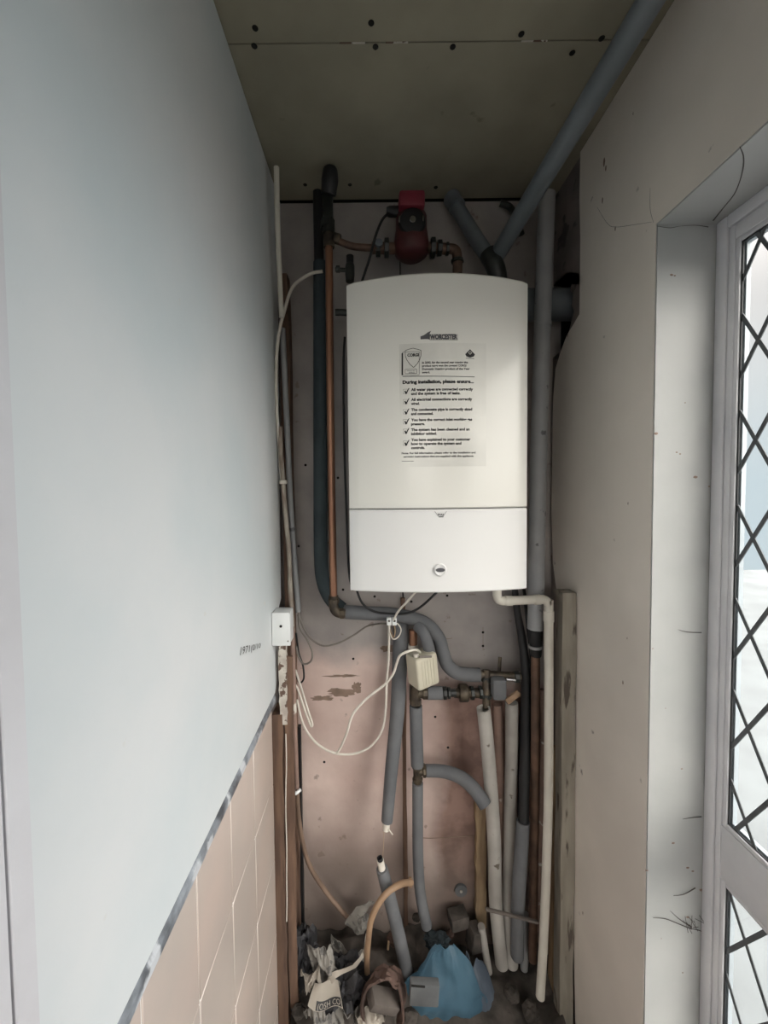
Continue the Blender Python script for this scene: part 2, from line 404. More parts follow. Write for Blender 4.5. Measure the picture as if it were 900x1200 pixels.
# reveal skins (jamb and head)
m = MB(); m.box((XR+.001, DY1-.003, 0), (XO, DY1+.0, DHEAD)); m.box((XR+.001, DY0, DHEAD-.003), (XO, DY1-.003, DHEAD)); m.box((XR+.001, DY0, 0), (XO, DY0+.003, DHEAD-.003))
m.build('reveal', 'reveal', right, smooth=False)
# crack across the reveal head
m = MB(); cr = [PZ(px, py, DHEAD-.003) for px, py in ((867,172),(871,182),(871,195),(867,212),(860,228),(848,243),(836,258))]
m.tube(cr, [.0004,.0008,.0010,.0007,.0009,.001,.0014], seg=6); m.build('plaster_crack', 'cobweb', right)
m = MB()
for q in ([(770,265),(785,267),(797,265),(815,264),(830,266)],):
    m.tube([P(px, py, DY1-.003) for px, py in q], [.0004,.0006,.0003,.0005,.0008], seg=6)
m.build('plaster_crack', 'cobweb', right)
m = MB()
for q in ([(700,243),(712,262),(722,266),(745,263),(764,260)], [(762,220),(762,245),(766,261)]):
    m.tube([PX(px, py, XR) for px, py in q], [.0002]+[.00035]*(len(q)-2)+[.0002], seg=5)
m.build('plaster_crack', 'cobweb', right)
m = MB()
for px, py, s_ in ((708,190,.006),(710,197,.004),(706,235,.004),(721,268,.003),(742,133,.0018),(665,393,.003),(736,590,.002),(730,800,.003),(683,1070,.003),(735,748,.0015)):
    c = PX(px, py, XR); m.lump((c.x, c.y, c.z), (.0006, s_*.6, s_*1.6), .5, 9, px, 2)
m.build('chip', 'stain', right)
m = MB()
for px, py, s_ in ((787,322,.003),(791,323,.002),(769,508,.004),(815,559,.004),(793,530,.002),(797,532,.002),(803,472,.0015),(831,570,.002),(799,901,.0018),(789,988,.003),(806,1017,.003),(812,1021,.0025),(806,1075,.003),(758,1020,.003),(822,1043,.004),(765,760,.0015),(780,830,.0012),(800,1140,.0015),(775,1100,.0012)):
    c = P(px, py, DY1-.0032); m.lump(c, (s_, .0005, s_*.6), .5, 9, px, 2)
m.build('chip', 'stain', right)

# rear wall with an unseen window, added to bring in light from behind
m = MB(); W0, W1, WZ0, WZ1 = -.22, .48, .45, 2.10
for lo, hi in (((-.45, YR-.1, 0), (XO, YR, WZ0)), ((-.45, YR-.1, WZ1), (XO, YR, ZC)), ((-.45, YR-.1, WZ0), (W0, YR, WZ1)), ((W1, YR-.1, WZ0), (XO, YR, WZ1))): m.box(lo, hi)
st(m.build('wall_rear', 'right_plaster', smooth=False))
w2 = thing('window_fill', None, None, (W0, YR-.05, WZ0), kind='structure')
m = MB()
for lo, hi in (((W0, YR-.07, WZ0), (W0+.05, YR-.02, WZ1)), ((W1-.05, YR-.07, WZ0), (W1, YR-.02, WZ1)), ((W0+.05, YR-.07, WZ0), (W1-.05, YR-.02, WZ0+.05)), ((W0+.05, YR-.07, WZ1-.05), (W1-.05, YR-.02, WZ1)), ((.105, YR-.07, WZ0+.05), (.155, YR-.02, WZ1-.05))): m.box(lo, hi)
m.build('frame', 'upvc', w2, smooth=False)
MB().box((W0+.05, YR-.047, WZ0+.05), (W1-.05, YR-.043, WZ1-.05)).build('pane', 'glass', w2, smooth=False)

# outside ground
m = MB(); m.box((XO+.01, -6, -.22), (9, 7, -.12)); st(m.build('floor_outdoor', 'outdoor', smooth=False))

# ------------------------------------------------------------------ leaded door
DX = .612
GY = .686
door = thing('door_1', None, None, (DX, DY1, 0), kind='structure')
g1, g0 = GY, DY0 + .055
UZ0, UZ1, LZ0, LZ1 = PX(849, 968, DX).z, 1.824, .20, PX(848, 1040, DX).z
def fr_ring(mb, x0, x1, y0, y1, z0, z1, w, wt=None, bev=.003):
    wt = wt or w
    mb.box((x0, y0, z0), (x1, y0+w, z1), bev); mb.box((x0, y1-w, z0), (x1, y1, z1), bev)
    mb.box((x0, y0+w, z0), (x1, y1-w, z0+wt), bev); mb.box((x0, y0+w, z1-wt), (x1, y1-w, z1), bev)
m = MB(); fr_ring(m, DX, DX+.026, DY0+.003, DY1-.003, .0, DHEAD-.003, .022); m.build('outer_frame', 'upvc', door)
m = MB(); sx = DX+.003
m.box((sx, g1+.008, .024), (DX+.022, DY1-.026, DHEAD-.026), .002); m.box((sx, DY0+.026, .024), (DX+.022, g0-.008, DHEAD-.026), .002)
m.box((sx, g0-.008, UZ1+.006), (DX+.022, g1+.008, DHEAD-.026), .002); m.box((sx, g0-.008, LZ1+.007), (DX+.022, g1+.008, UZ0-.007), .002); m.box((sx, g0-.008, .024), (DX+.022, g1+.008, LZ0-.007), .002)
m.build('sash', 'upvc', door)
for z0, z1 in ((UZ0, UZ1), (LZ0, LZ1)):
    m = MB(); fr_ring(m, DX+.0045, DX+.009, g0-.0075, g1+.0075, z0-.0065, z1+.0065, .008, bev=.0015); m.build('glazing_bead', 'upvc', door)
    m = MB(); fr_ring(m, DX+.0075, DX+.0095, g0, g1, z0, z1, .0035, bev=0); m.build('gasket', 'gasket', door, smooth=False)
    m = MB(); fr_ring(m, DX+.0125, DX+.020, g0-.007, g1+.007, z0-.006, z1+.006, .012, bev=0); m.build('spacer', 'spacer', door, smooth=False)
    m = MB(); m.box((DX+.0096, g0-.007, z0-.006), (DX+.0123, g1+.007, z1+.006)); m.build('pane', 'glass', door, smooth=False)
def clip(y0, z0, dy, dz, ya, yb, za, zb):
    t0, t1 = -99, 99
    for o_, d_, lo, hi in ((y0, dy, ya, yb), (z0, dz, za, zb)):
        a_, b2 = (lo-o_)/d_, (hi-o_)/d_
        t0 = max(t0, min(a_, b2)); t1 = min(t1, max(a_, b2))
    return (t0, t1) if t1 - t0 > .004 else None
def came(y0, z0, za, zb, par):
    m = MB(); PW, PH = .094, .160
    L_ = math.hypot(PW, PH)
    for sgn in (1, -1):
        for k in range(-16, 26):
            c = clip(y0, z0 + k*PH, PW/L_, sgn*PH/L_, g0+.002, g1-.002, za+.001, zb-.001)
            if not c: continue
            a_ = Vector((0, y0+PW/L_*c[0], z0+k*PH+sgn*PH/L_*c[0])); b2 = Vector((0, y0+PW/L_*c[1], z0+k*PH+sgn*PH/L_*c[1]))
            n = Vector((0, -sgn*PH/L_, PW/L_))*.0033
            dx0 = DX+.0079 + (.0003 if sgn > 0 else 0)
            for q0, q1 in ((a_, b2),):
                ps = [Vector((dx0, *(p.yz))) for p in (q0+n, q1+n, q1-n, q0-n)]
                m.prism(ps, (.0017 - (.0003 if sgn > 0 else 0), 0, 0))
    m.build('lead_lattice', 'lead', par, smooth=False)
cz = PX(888, 398, DX+.008); came(cz.y, cz.z, UZ0, UZ1, door)
cz = PX(873, 1104, DX+.008); came(cz.y, cz.z, LZ0, LZ1, door)
# cobwebs in the reveal corner
m = MB()
for q in ([(766,1076),(780,1077),(795,1083),(812,1090)], [(786,1068),(797,1078),(812,1088)], [(795,738),(806,741),(823,742)], [(812,1090),(822,1092),(830,1098)], [(790,1050),(802,1048),(815,1040)], [(800,960),(812,958),(822,957)]):
    m.tube([P(px, py, DY1-.006) for px, py in q], [.0003]+[.0007]*(len(q)-2)+[.0009], seg=5, wob=.004)
for j in range(14):
    a_ = random.uniform(0, 1); m.tube([P(800+a_*20, 1078+random.uniform(-6,10), DY1-.006), P(806+a_*18+random.uniform(-6,6), 1088+random.uniform(-8,8), DY1-.012)], .0005, seg=4, smooth=0)
cw = m.build('cobweb', 'cobweb'); tag(cw, 'dark wispy cobweb in the corner between white reveal and door frame', 'cobweb', kind='stuff')

# ------------------------------------------------------------------ boiler
BY, BB = .886, 1.13
bl, br = P(408, 500, BY).x, P(618.5, 500, BY).x
bt, bb = P(510, 331, BY).z, P(510, 694, BY-.02).z
sm = P(510, 596.5, BY-.03).z
bc, bw = (bl+br)/2, (br-bl)/2
def yf(x): return BY - .024*max(0, 1-((x-bc)/bw)**2)
boiler = thing('boiler', 'white wall-hung boiler with printed checklist on its bowed front', 'boiler', (bc, BB, bb))
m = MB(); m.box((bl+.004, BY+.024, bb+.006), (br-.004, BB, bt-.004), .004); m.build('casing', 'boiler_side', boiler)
def bowed(z0, z1, y_back, arch=0, inset=.0, nz=1):
    m = MB(); n = 28
    def zt(x): return z1 + arch*max(0, 1-((x-bc)/bw)**2)
    xs = [bl+inset + (br-bl-2*inset)*i/n for i in range(n+1)]
    v = {}
    for i, x in enumerate(xs):
        e = .004 if i in (0, n) else 0
        v[i] = [m.bm.verts.new(c) for c in ((x, y_back, z0), (x, yf(x)+e+.002, z0), (x, yf(x)+e, z0+.003), (x, yf(x)+e, zt(x)-.004), (x, yf(x)+e+.004, zt(x)), (x, y_back, zt(x)))]
    for i in range(n):
        for k in range(6): m.bm.faces.new((v[i][k], v[i+1][k], v[i+1][(k+1)%6], v[i][(k+1)%6]))
    m.bm.faces.new(v[0]); m.bm.faces.new(v[n][::-1])
    return m
bowed(sm+.0012, bt, BY+.023, arch=.010).build('front_panel', 'boiler', boiler, angle=25)
flap = bowed(bb, sm-.0012, BY+.023).build('control_flap', 'boiler_flap', boiler, angle=25)
cp = P(516, 668, BY-.028)
m = MB(); m.lathe([(.0125,-.0005),(.0145,-.002),(.0115,-.0045),(.010,-.0035)], (cp.x, yf(cp.x), cp.z), 'Y'); m.build('catch_surround', 'boiler_flap', flap)
m = MB(); m.lathe([(.0098,-.0052),(.0098,-.003)], (0,0,0), 'Y');
for v in m.bm.verts: v.co = Vector((v.co.x + cp.x, v.co.y + yf(cp.x), v.co.z*.45 + cp.z))
m.build('catch', 'logo', flap)
PXM = (BY-.029)/F
def lab(mb, txt, x0, x1, base, h, bold=0.0, off=.0009):
    a_ = P(x0, base, BY-.027); b2 = P(x1, base, BY-.027)
    put_text(mb, txt, lambda u, v: Vector((a_.x+u, yf(a_.x+u)-off, a_.z+v+(b2.z-a_.z)*0)), b2.x-a_.x, h*PXM, bold)
def poly(mb, pts, off=.0009, th=.0002):
    q = []
    for px, py in pts:
        p = P(px, py, BY-.027); q.append(Vector((p.x, yf(p.x)-off, p.z)))
    mb.prism(q, (0, th, 0))
def stroke(mb, pts, w, off=.0009, close=False):
    if close: pts = pts + [pts[0]]
    for (x0, y0), (x1, y1) in zip(pts, pts[1:]):
        if abs(x1-x0) > 8:
            n_ = int(abs(x1-x0)/6)+1
            for k_ in range(n_): stroke(mb, [(x0+(x1-x0)*k_/n_, y0+(y1-y0)*k_/n_), (x0+(x1-x0)*(k_+1)/n_, y0+(y1-y0)*(k_+1)/n_)], w, off)
            continue
        d = math.hypot(x1-x0, y1-y0) or 1; nx, ny = -(y1-y0)/d*w/2, (x1-x0)/d*w/2
        poly(mb, [(x0+nx, y0+ny), (x1+nx, y1+ny), (x1-nx, y1-ny), (x0-nx, y0-ny)], off)
# clear label sheet
m = MB()
def shf(u, v):
    p0, p1 = P(468, 402, BY-.027), P(571, 546, BY-.027)
    x = p0.x+(p1.x-p0.x)*u; return (x, yf(x)-.0005, p1.z+(p0.z-p1.z)*v)
m.sheet(shf, 12, 1, .0003)
label = m.build('checklist_sticker', 'sheet', boiler)
m = MB()
for t_, x1, y in (('In 2002, for the second year running this',549,425.6),('product range won the coveted CORGI',547,429.4),('Domestic Heating product of the Year',551,433.2),('award.',504,437)):
    lab(m, t_, 495, x1, y, 2.3, .03)
lab(m, 'During installation, please ensure...', 472, 556, 449, 3.7, .055)
for t_, x1, y in (('All water pipes are connected correctly',555,457.6),('and the system is free of leaks.',540,462.3),('All electrical connections are correctly',554,469.3),('wired.',492,474),
    ('The condensate pipe is correctly sized',554,481.2),('and connected.',508,486),('You have the correct inlet working gas',554,493.2),('pressure.',498,498),
    ('The system has been cleaned and an',551,504.8),('inhibitor added.',512,509.5),('You have explained to your customer',552,516.6),('how to operate the system and',541,521.3),('controls.',498,526)):
    lab(m, t_, 482, x1, y, 3.0, .04)
lab(m, 'Note: For full information, please refer to the installation and', 471, 558, 532, 2.1, .03)
lab(m, 'servicing instructions that are supplied with this appliance.', 473, 556, 536, 2.1, .03)
stroke(m, [(472,440.3),(557,440.8)], .7); stroke(m, [(471,540.3),(485,540.3)], .5)
for y in (458,470,482,493.7,505,519):
    poly(m, [(474,y-.3),(475.2,y-1.2),(476.3,y+.6),(479.2,y-4),(480,y-3.6),(476.6,y+3.2),(475.6,y+3.2)])
    stroke(m, [(472.8,y-2.6),(477.4,y-2.6),(477.4,y+2.6),(472.8,y+2.6)], .22, close=True)
# shield badge
poly(m, [(470.8,413),(472.4,412),(472.4,438.6),(470.8,439)])
stroke(m, [(472.4,411.5),(491.5,411.5),(491.5,438.6),(472.4,438.6)], .35, close=True)
stroke(m, [(475,410),(479,408.5),(484,407.3),(489,408.5),(493.5,410),(493.5,416),(492,421),(489,426),(484.8,430),(480.5,426),(477,421),(475.2,416)], .55, off=.0013, close=True)
lab(m, 'CORGI', 477.5, 491, 417, 3.2, .05, off=.0013)
stroke(m, [(475,432),(488.5,432),(488.5,437),(475,437)], .4, close=True); lab(m, 'Winner', 477, 487, 434.4, 1.4); lab(m, '2002', 479, 486, 436.6, 1.3)
# fan emblem
m2 = m
poly(m2, [(551.5,408.3),(554,411),(557.4,414.2),(556,416.8),(551.5,418.2),(547,416.8),(545.8,414.2),(549,411)])
stroke(m2, [(546.5,419),(556.5,419.4)], .5)
m2.build('lettering', 'ink', label, smooth=False)
m = MB(); stroke(m, [(549.5,412.5),(551.5,414.4),(553.5,412.6),(551.5,411),(549.5,412.5)], .5, off=.0013); m.build('emblem_mark', 'sheet', label, smooth=False)
# maker's logo
m = MB(); poly(m, [(493,397),(493,393.5),(497,392.2),(502,388.6),(505.2,387.3),(503.8,390.5),(503.6,397.2),(500.5,396.6)])
lab(m, 'WORCESTER', 504, 536.5, 397, 5.2, .06); lg = m.build('logo', 'logo', boiler, smooth=False)
m = MB(); stroke(m, [(504,391.5),(536.5,391.5),(536.5,397.8),(504,397.8)], .35, close=True); m.build('logo_outline', 'chrome', boiler, smooth=False)
# small printed tab mark under the seam
m = MB(); pts = [(509.6+14*i/10*1.0, 599.3+ math.sin(PI*i/10)*6.5) for i in range(11)]
stroke(m, pts, .35); lab(m, 'PULL', 513.5, 521, 604, 1.9, .04); lab(m, 'DOWN', 514.6, 520, 606.5, 1.5, .04)
m.build('flap_lettering', 'ink', flap, smooth=False)

# flue through the hole in the right wall
fz = P(640, 357, 1.11).z
flue = thing('flue', 'grey horizontal flue running from boiler side into broken wall hole', 'flue', (br, 1.06, fz))
m = MB(); m.tube([(br-.003, 1.112, fz), (XO-.004, 1.112, fz)], .042, seg=28); m.build('duct', 'waste_dark', flue)
m = MB(); m.tube([(br-.003, 1.112, fz), (br+.012, 1.112, fz)], .044, seg=28); m.build('collar', 'waste', flue)

# ------------------------------------------------------------------ pipes
def pipe(name, label, cat, pts, y, r, m_, group=None, wob=0, hollow=0, smooth=6, seg=16):
    ys = y if isinstance(y, (list, tuple)) else [y]*len(pts)
    mb = MB(); mb.tube([P(px, py, yy) for (px, py), yy in zip(pts, ys)], r, wob=wob, hollow=hollow, smooth=smooth, seg=seg)
    return tag(mb.build(name, m_), label, cat, group)
def collar(mb, px, py, y, d, r, h, hexa=True, r2=None):
    """nut/coupling centred at pixel, direction d"""
    c = P(px, py, y); d = Vector(d).normalized()
    mb.tube([c-d*h/2, c-d*h*.4, c+d*h*.4, c+d*h/2], [r*.92, r, r, r*.92], seg=8 if hexa else 18, smooth=0)

# 1 big waste run under the ceiling, right side, with the branch down to the back
a_ = P(582, 300, 1.075); b2 = P(766, -6, .63)
wr = thing('waste_pipe', 'large dark grey waste pipe sloping under ceiling above the boiler', 'pipe', a_)
ext = a_ + (b2-a_)*2.6
m = MB(); m.tube([a_, ext], .0205, seg=22, smooth=0); m.build('long_run', 'waste_dark', wr)
m = MB(); m.tube([P(531, 236, 1.13), P(560, 283, 1.09), P(577, 307, 1.07)], .0195, seg=20); m.build('branch', 'waste_dark', wr)
m = MB(); m.tube([P(572, 297, 1.078), P(580, 312, 1.07), P(584, 330, 1.08)], .024, seg=20); m.build('elbow', 'black_iron', wr)
m = MB(); m.tube([P(529, 232, 1.135), P(536, 243, 1.12)], .023, seg=20); m.build('socket', 'waste_dark', wr)
pipe('bent_pipe', 'short dark bent pipe stub at ceiling beside sloping waste pipe', 'pipe', [(586,238),(598,243),(606,258),(611,275)], [1.14,1.14,1.13,1.13], .0085, 'black_iron')

# 2 vertical grey waste pipe on the right
vw = thing('soil_pipe', 'tall vertical grey pipe between boiler and right wall', 'pipe', P(628, 737, 1.09))
m = MB(); m.tube([P(641, 228, 1.045), P(632, 500, 1.045), P(627.5, 737, 1.045)], .0205, seg=22); m.build('pipe', 'waste', vw)
m = MB(); m.tube([P(636, 378, 1.045), P(635.8, 383, 1.045)], .0218, seg=22, smooth=0); m.tube([P(631.6, 520, 1.045), P(631.5, 524, 1.045)], .0216, seg=22, smooth=0); build_each(m, 'joint_ring', 'waste', vw)
m = MB(); m.tube([P(627.5, 737, 1.045), P(628, 752, 1.05), P(628, 768, 1.055)], [.019,.017,.014], seg=20); m.build('reducer', 'black', vw)
m = MB(); m.tube([P(627.8, 756, 1.05), P(628, 759, 1.05)], .0185, seg=20, smooth=0); m.build('clip_ring', 'waste', vw)
m = MB(); m.tube([P(627.6, 768, 1.055), P(627, 900, 1.055), P(624, 1125, 1.06)], .0115, seg=16); m.build('lower_pipe', 'copper_dull', vw)
pipe('copper_pipe', 'thin dull reddish pipe behind the white overflow pipe', 'pipe', [(636,808),(636,900),(633,1000),(632,1090)], [1.12]*4, .0075, 'pink_pipe')

# 3 overflow
pipe('overflow_pipe', 'white plastic overflow pipe elbowed from boiler base down right side', 'pipe',
     [(583,680),(582.5,698),(586,703.5),(596,704),(630,702.5),(638,703),(642.5,708),(643,720),(643,900),(640.5,1010),(637,1100),(633,1168)], [1.0]*12, .0112, 'overflow', seg=18)
ov = [o for o in C.objects if o.name == 'overflow_pipe'][0]
m = MB(); m.tube([P(643, 716, 1.0), P(643, 728, 1.0)], .013, seg=18, smooth=0); m.tube([P(592, 704, 1.0), P(600, 704, 1.0)], .0128, seg=18, smooth=0); m.tube([P(626, 703, 1.0), P(633, 702.5, 1.0)], .0128, seg=18, smooth=0); build_each(m, 'joint_sleeve', 'overflow', ov)

# 4 copper riser, left of boiler, with valve on top
cr_ = thing('copper_riser', 'bright copper pipe with black top valve rising left of boiler', 'pipe', P(391, 718, 1.06))
m = MB(); m.tube([P(385.5, 284, 1.05), P(387.5, 500, 1.055), P(391, 700, 1.06)], .0098, seg=18); m.build('pipe', 'copper', cr_)
m = MB(); m.tube([P(391, 698, 1.06), P(391.3, 712, 1.06), P(396, 718, 1.06), P(405, 719, 1.06)], .0125, seg=16); collar(m, 391, 704, 1.06, (0,0,1), .0145, .012); collar(m, 401, 719, 1.06, (1,0,0), .0145, .012); m.build('elbow', 'brass', cr_)
m = MB(); m.tube([P(385.5, 290, 1.05), P(385.5, 281, 1.05), P(385, 272, 1.05)], [.014,.015,.014], seg=10); m.build('compression_nut', 'brass', cr_)
m = MB(); m.tube([P(385, 274, 1.05), P(384.8, 262, 1.05), P(384.5, 259, 1.05), P(384, 226, 1.05)], [.0165,.0165,.0135,.0135], seg=16, smooth=0)
m.tube([P(384, 268, 1.05), P(384, 258, 1.05)], .018, seg=8, smooth=0); m.build('valve_body', 'black_iron', cr_)
m = MB(); m.tube([P(385, 228, 1.03), P(386.5, 212, 1.02), P(387, 200, 1.02), P(387, 197.5, 1.02)], [.019,.021,.018,.012], seg=16); m.build('valve_cap', 'black', cr_)
m = MB(); m.tube([P(392, 280, 1.05), P(400, 284, 1.05), P(415, 289, 1.05), P(437, 290.5, 1.05)], .0085, seg=14); m.build('branch', 'copper_dull', cr_)
m = MB(); collar(m, 395, 280, 1.05, (1,0,-.3), .0135, .016); m.build('branch_nut', 'brass', cr_)
pipe('black_pipe', 'black pipe standing at back wall behind the copper riser top', 'pipe', [(372.5,225),(373,260),(374,310)], 1.125, .0135, 'black', smooth=3)

# 5 dark foam tube to the left
pipe('lagged_pipe', 'dark foam lagged pipe dropping behind the copper riser', 'pipe', [(375.5,308),(375.5,420),(375.5,560),(376,650),(379,682),(388,702),(401,714)], [1.125]*6+[1.12], .0195, 'foam_dark', seg=18)
# 6 horizontal foam curving to valve cluster
pipe('lagged_pipe', 'grey foam lagged pipe snaking under the boiler to right-hand valves', 'pipe', [(403,717),(430,718.5),(460,720),(485,725),(502,733),(514,748),(519,765),(525,780),(538,789),(562,791)], [1.075]*3+[1.085]*7, .0185, 'foam', seg=18)
# 7 second short foam to the actuator
pipe('lagged_pipe', 'short grey foam sleeve between curved pipe and beige actuator', 'pipe', [(489,733),(496,741),(501,754),(504,768)], [1.075,1.06,1.06,1.065], .0155, 'foam', seg=16)
# 8 long foam tube hanging, ends with white tape
lf = thing('lagged_pipe', 'long grey foam lagged pipe with white taped lower end', 'pipe', P(452, 968, 1.06))
m = MB(); m.tube([P(470, 728, 1.118), P(469, 760, 1.11), P(466, 830, 1.09), P(459, 900, 1.07), P(453.5, 962, 1.06)], [.021,.0215,.020,.018,.0155], seg=18); m.build('foam_sleeve', 'foam', lf)
m = MB(); m.tube([P(453, 960, 1.06), P(452.3, 972, 1.06)], .0098, seg=14, smooth=0, hollow=.6); m.build('taped_end', 'white_cable', lf)
m = MB(); m.tube([P(450, 972, 1.06), P(449.5, 990, 1.06), P(448.5, 1006, 1.05)], .0007, seg=5); m.build('drip', 'wood_pale', lf)
m = MB(); m.tube([P(454, 970, 1.055), P(457, 974, 1.05), P(460, 978, 1.05)], .0018, seg=6); m.build('tape_tail', 'white_cable', lf)
# 9 lower open ended pipe
lp = thing('lagged_pipe', 'grey foam lagged pipe with black open end rising from the rubbish', 'pipe', P(476, 1135, 1.06))
m = MB(); m.tube([P(447.5, 1018, 1.03), P(456, 1050, 1.035), P(466, 1090, 1.045), P(477, 1140, 1.06)], [.0155,.0175,.0175,.018], seg=18); m.build('foam_sleeve', 'foam', lp)
m = MB(); m.tube([P(445.5, 1008, 1.03), P(447.8, 1019, 1.03)], .0095, seg=14, smooth=0, hollow=.7); m.build('pipe_end', 'white_cable', lp)
m = MB(); m.tube([P(445, 1005, 1.03), P(446.3, 1011, 1.03)], .0075, seg=12, smooth=0, hollow=.7); m.build('open_tip', 'black', lp)

# 10 centre vertical foam with tees, zone valve
zv = thing('zone_valve', 'beige boxed motorised valve head under the boiler', 'valve', P(489, 812, 1.09))
yA = 1.02
c = P(495, 783, yA+.03)
R_ = Matrix.Rotation(math.radians(28), 3, 'Z') @ Matrix.Rotation(math.radians(-6), 3, 'Y')
m = MB(); m.box(c-Vector((.034,.027,.043)), c+Vector((.034,.027,.043)), bevel=.007, rot=R_, seg=3); m.build('actuator', 'act', zv)
m = MB()
for k in range(5):
    m.box(c-Vector((.0008,.001,.034)), c+Vector((.0008,.001,.034)), rot=R_)
    for v in m.bm.verts[-8:]: v.co += R_ @ Vector((-.018+.009*k, -.0272, 0))
build_each(m, 'rib', 'act', zv)
m = MB(); m.tube([c + R_ @ Vector((-.022,-.01,.044)), c + R_ @ Vector((-.022,-.01,.052))], .008, seg=14, smooth=0); m.build('cable_gland', 'white_cable', zv)
m = MB(); m.tube([c + R_ @ Vector((-.020,-.022,.046)), c + R_ @ Vector((.012,-.030,.040))], .003, seg=8, smooth=0); m.build('lever', 'grey_cable', zv)
m = MB(); m.tube([P(486, 820, 1.09), P(486.5, 802, 1.09)], .0155, seg=14, smooth=0); m.tube([P(484, 812, 1.09), P(503, 812, 1.09)], .0135, seg=14, smooth=0); m.build('body', 'brass', zv)
m = MB(); collar(m, 498, 812, 1.09, (1,0,0), .0175, .014); collar(m, 487, 822, 1.09, (0,0,1), .0165, .014); build_each(m, 'nut', 'brass', zv)
m = MB(); m.tube([P(501, 812, 1.09), P(518, 812, 1.09)], .0175, seg=16, smooth=0); m.build('foam_sleeve', 'foam', zv)
m = MB(); collar(m, 521, 812, 1.09, (1,0,0), .018, .010); collar(m, 526, 812, 1.09, (1,0,0), .016, .008); m.tube([P(518,812,1.09),P(534,812,1.09)], .0105, smooth=0); build_each(m, 'end_coupling', 'black_iron', zv)
m = MB(); m.tube([P(484, 738, 1.10), P(484.5, 768, 1.095)], .0115, seg=14, smooth=0); m.build('riser', 'copper', zv)
m = MB(); m.tube([P(484, 755, 1.098), P(484.3, 760, 1.098)], .014, seg=14, smooth=0); m.build('riser_ring', 'white_cable', zv)

cf = thing('lagged_pipe', 'upright grey foam lagged pipe with brass tee below the valve head', 'pipe', P(489, 905, 1.09))
m = MB(); m.tube([P(487.3, 827, 1.09), P(488, 860, 1.09), P(489, 897, 1.09)], .0177, seg=18, hollow=.75); m.build('foam_sleeve', 'foam', cf)
m = MB(); m.tube([P(489, 893, 1.09), P(489.3, 918, 1.09)], .0115, seg=14, smooth=0); m.tube([P(489, 904, 1.09), P(500, 903, 1.09)], .0115, seg=14, smooth=0); collar(m, 489.2, 899, 1.09, (0,0,1), .0145, .008); collar(m, 497, 903, 1.09, (1,0,0), .0175, .008); collar(m, 489.4, 913, 1.09, (0,0,1), .0145, .008); m.build('tee', 'brass', cf)
m = MB(); m.tube([P(489.5, 917, 1.09), P(489.5, 960, 1.09), P(490, 1010, 1.09), P(493, 1050, 1.09), P(500, 1085, 1.09)], .0152, seg=18, hollow=.75); m.build('foam_sleeve', 'foam', cf)
m = MB(); m.tube([P(499, 903, 1.09), P(520, 904, 1.09), P(540, 911, 1.075), P(556, 925, 1.05), P(569, 944, 1.03)], [.0160,.0165,.0175,.018,.018], seg=18, hollow=.75); m.build('foam_branch', 'foam', cf)

# 11 valve cluster right
vc = thing('gate_valve', 'grimy brass valve cluster above the white lagged pipes', 'valve', P(570, 812, 1.08))
m = MB(); m.tube([P(560, 790, 1.08), P(610, 793, 1.08)], .011, seg=14, smooth=0); m.tube([P(570, 785, 1.08), P(570, 830, 1.06)], .0105, seg=14, smooth=0); m.tube([P(532, 812, 1.10), P(568, 812, 1.08)], .013, seg=14, smooth=0)
m.tube([P(585, 788, 1.09), P(586, 770, 1.10)], .005, seg=8, smooth=0)
m.build('body', 'brass', vc)
m = MB(); collar(m, 543, 812, 1.10, (1,0,0), .024, .024, False); m.build('round_body', 'brass', vc)
m = MB(); collar(m, 553, 812, 1.09, (1,0,0), .019, .010); collar(m, 563, 811, 1.08, (1,0,0), .018, .008); collar(m, 570, 795, 1.08, (0,0,1), .0165, .014); collar(m, 570, 815, 1.07, (0,0,1), .0155, .012); collar(m, 605, 793, 1.08, (1,0,0), .016, .014); build_each(m, 'nut', 'black_iron', vc)
c = P(584, 806, 1.06); m = MB(); m.box(c-Vector((.0185,.016,.028)), c+Vector((.0185,.016,.028)), bevel=.006); m.build('foam_block', 'foam', vc)
c = P(601, 817, 1.045); m = MB(); m.box(c-Vector((.021,.004,.008)), c+Vector((.021,.004,.008)), bevel=.002, rot=Matrix.Rotation(math.radians(-38), 3, 'Y')); m.build('lever', 'hose', vc)
m = MB(); m.tube([P(593, 796, 1.05), P(604, 797, 1.05)], .004, seg=10, smooth=0); m.build('bright_spindle', 'chrome', vc)

# 12 white lagged pipes
pipe('lagged_pipe', 'white lagged pipe with open dark top, leftmost of the two', 'pipe', [(566.5,830),(570,862),(575,920),(579,985),(581,1060),(588,1130)], [1.045,1.05,1.06,1.07,1.08,1.09], .0182, 'white_foam', hollow=.8, seg=18)
pipe('lagged_pipe', 'white lagged pipe with dark scuff beside the black hose', 'pipe', [(599.5,823),(599.5,870),(598.5,930),(597,1000),(596,1060),(600,1130)], [1.09]*6, .0172, 'white_foam', seg=18)
pipe('copper_pipe', 'dull pinkish pipe between the two white lagged pipes', 'pipe', [(583,825),(585,880),(588,950),(589,1020)], [1.12]*4, .0125, 'pink_pipe')
pipe('stub_pipe', 'short pale stub pipe rising from dirt right of blue bag', 'pipe', [(564,1085),(568,1110),(573,1140)], 1.09, .010, 'white_foam', group=None)
pipe('stub_pipe', 'thicker grey stub pipe low beside overflow pipe', 'pipe', [(616,1072),(616,1100),(614,1135)], 1.10, .011, 'waste')

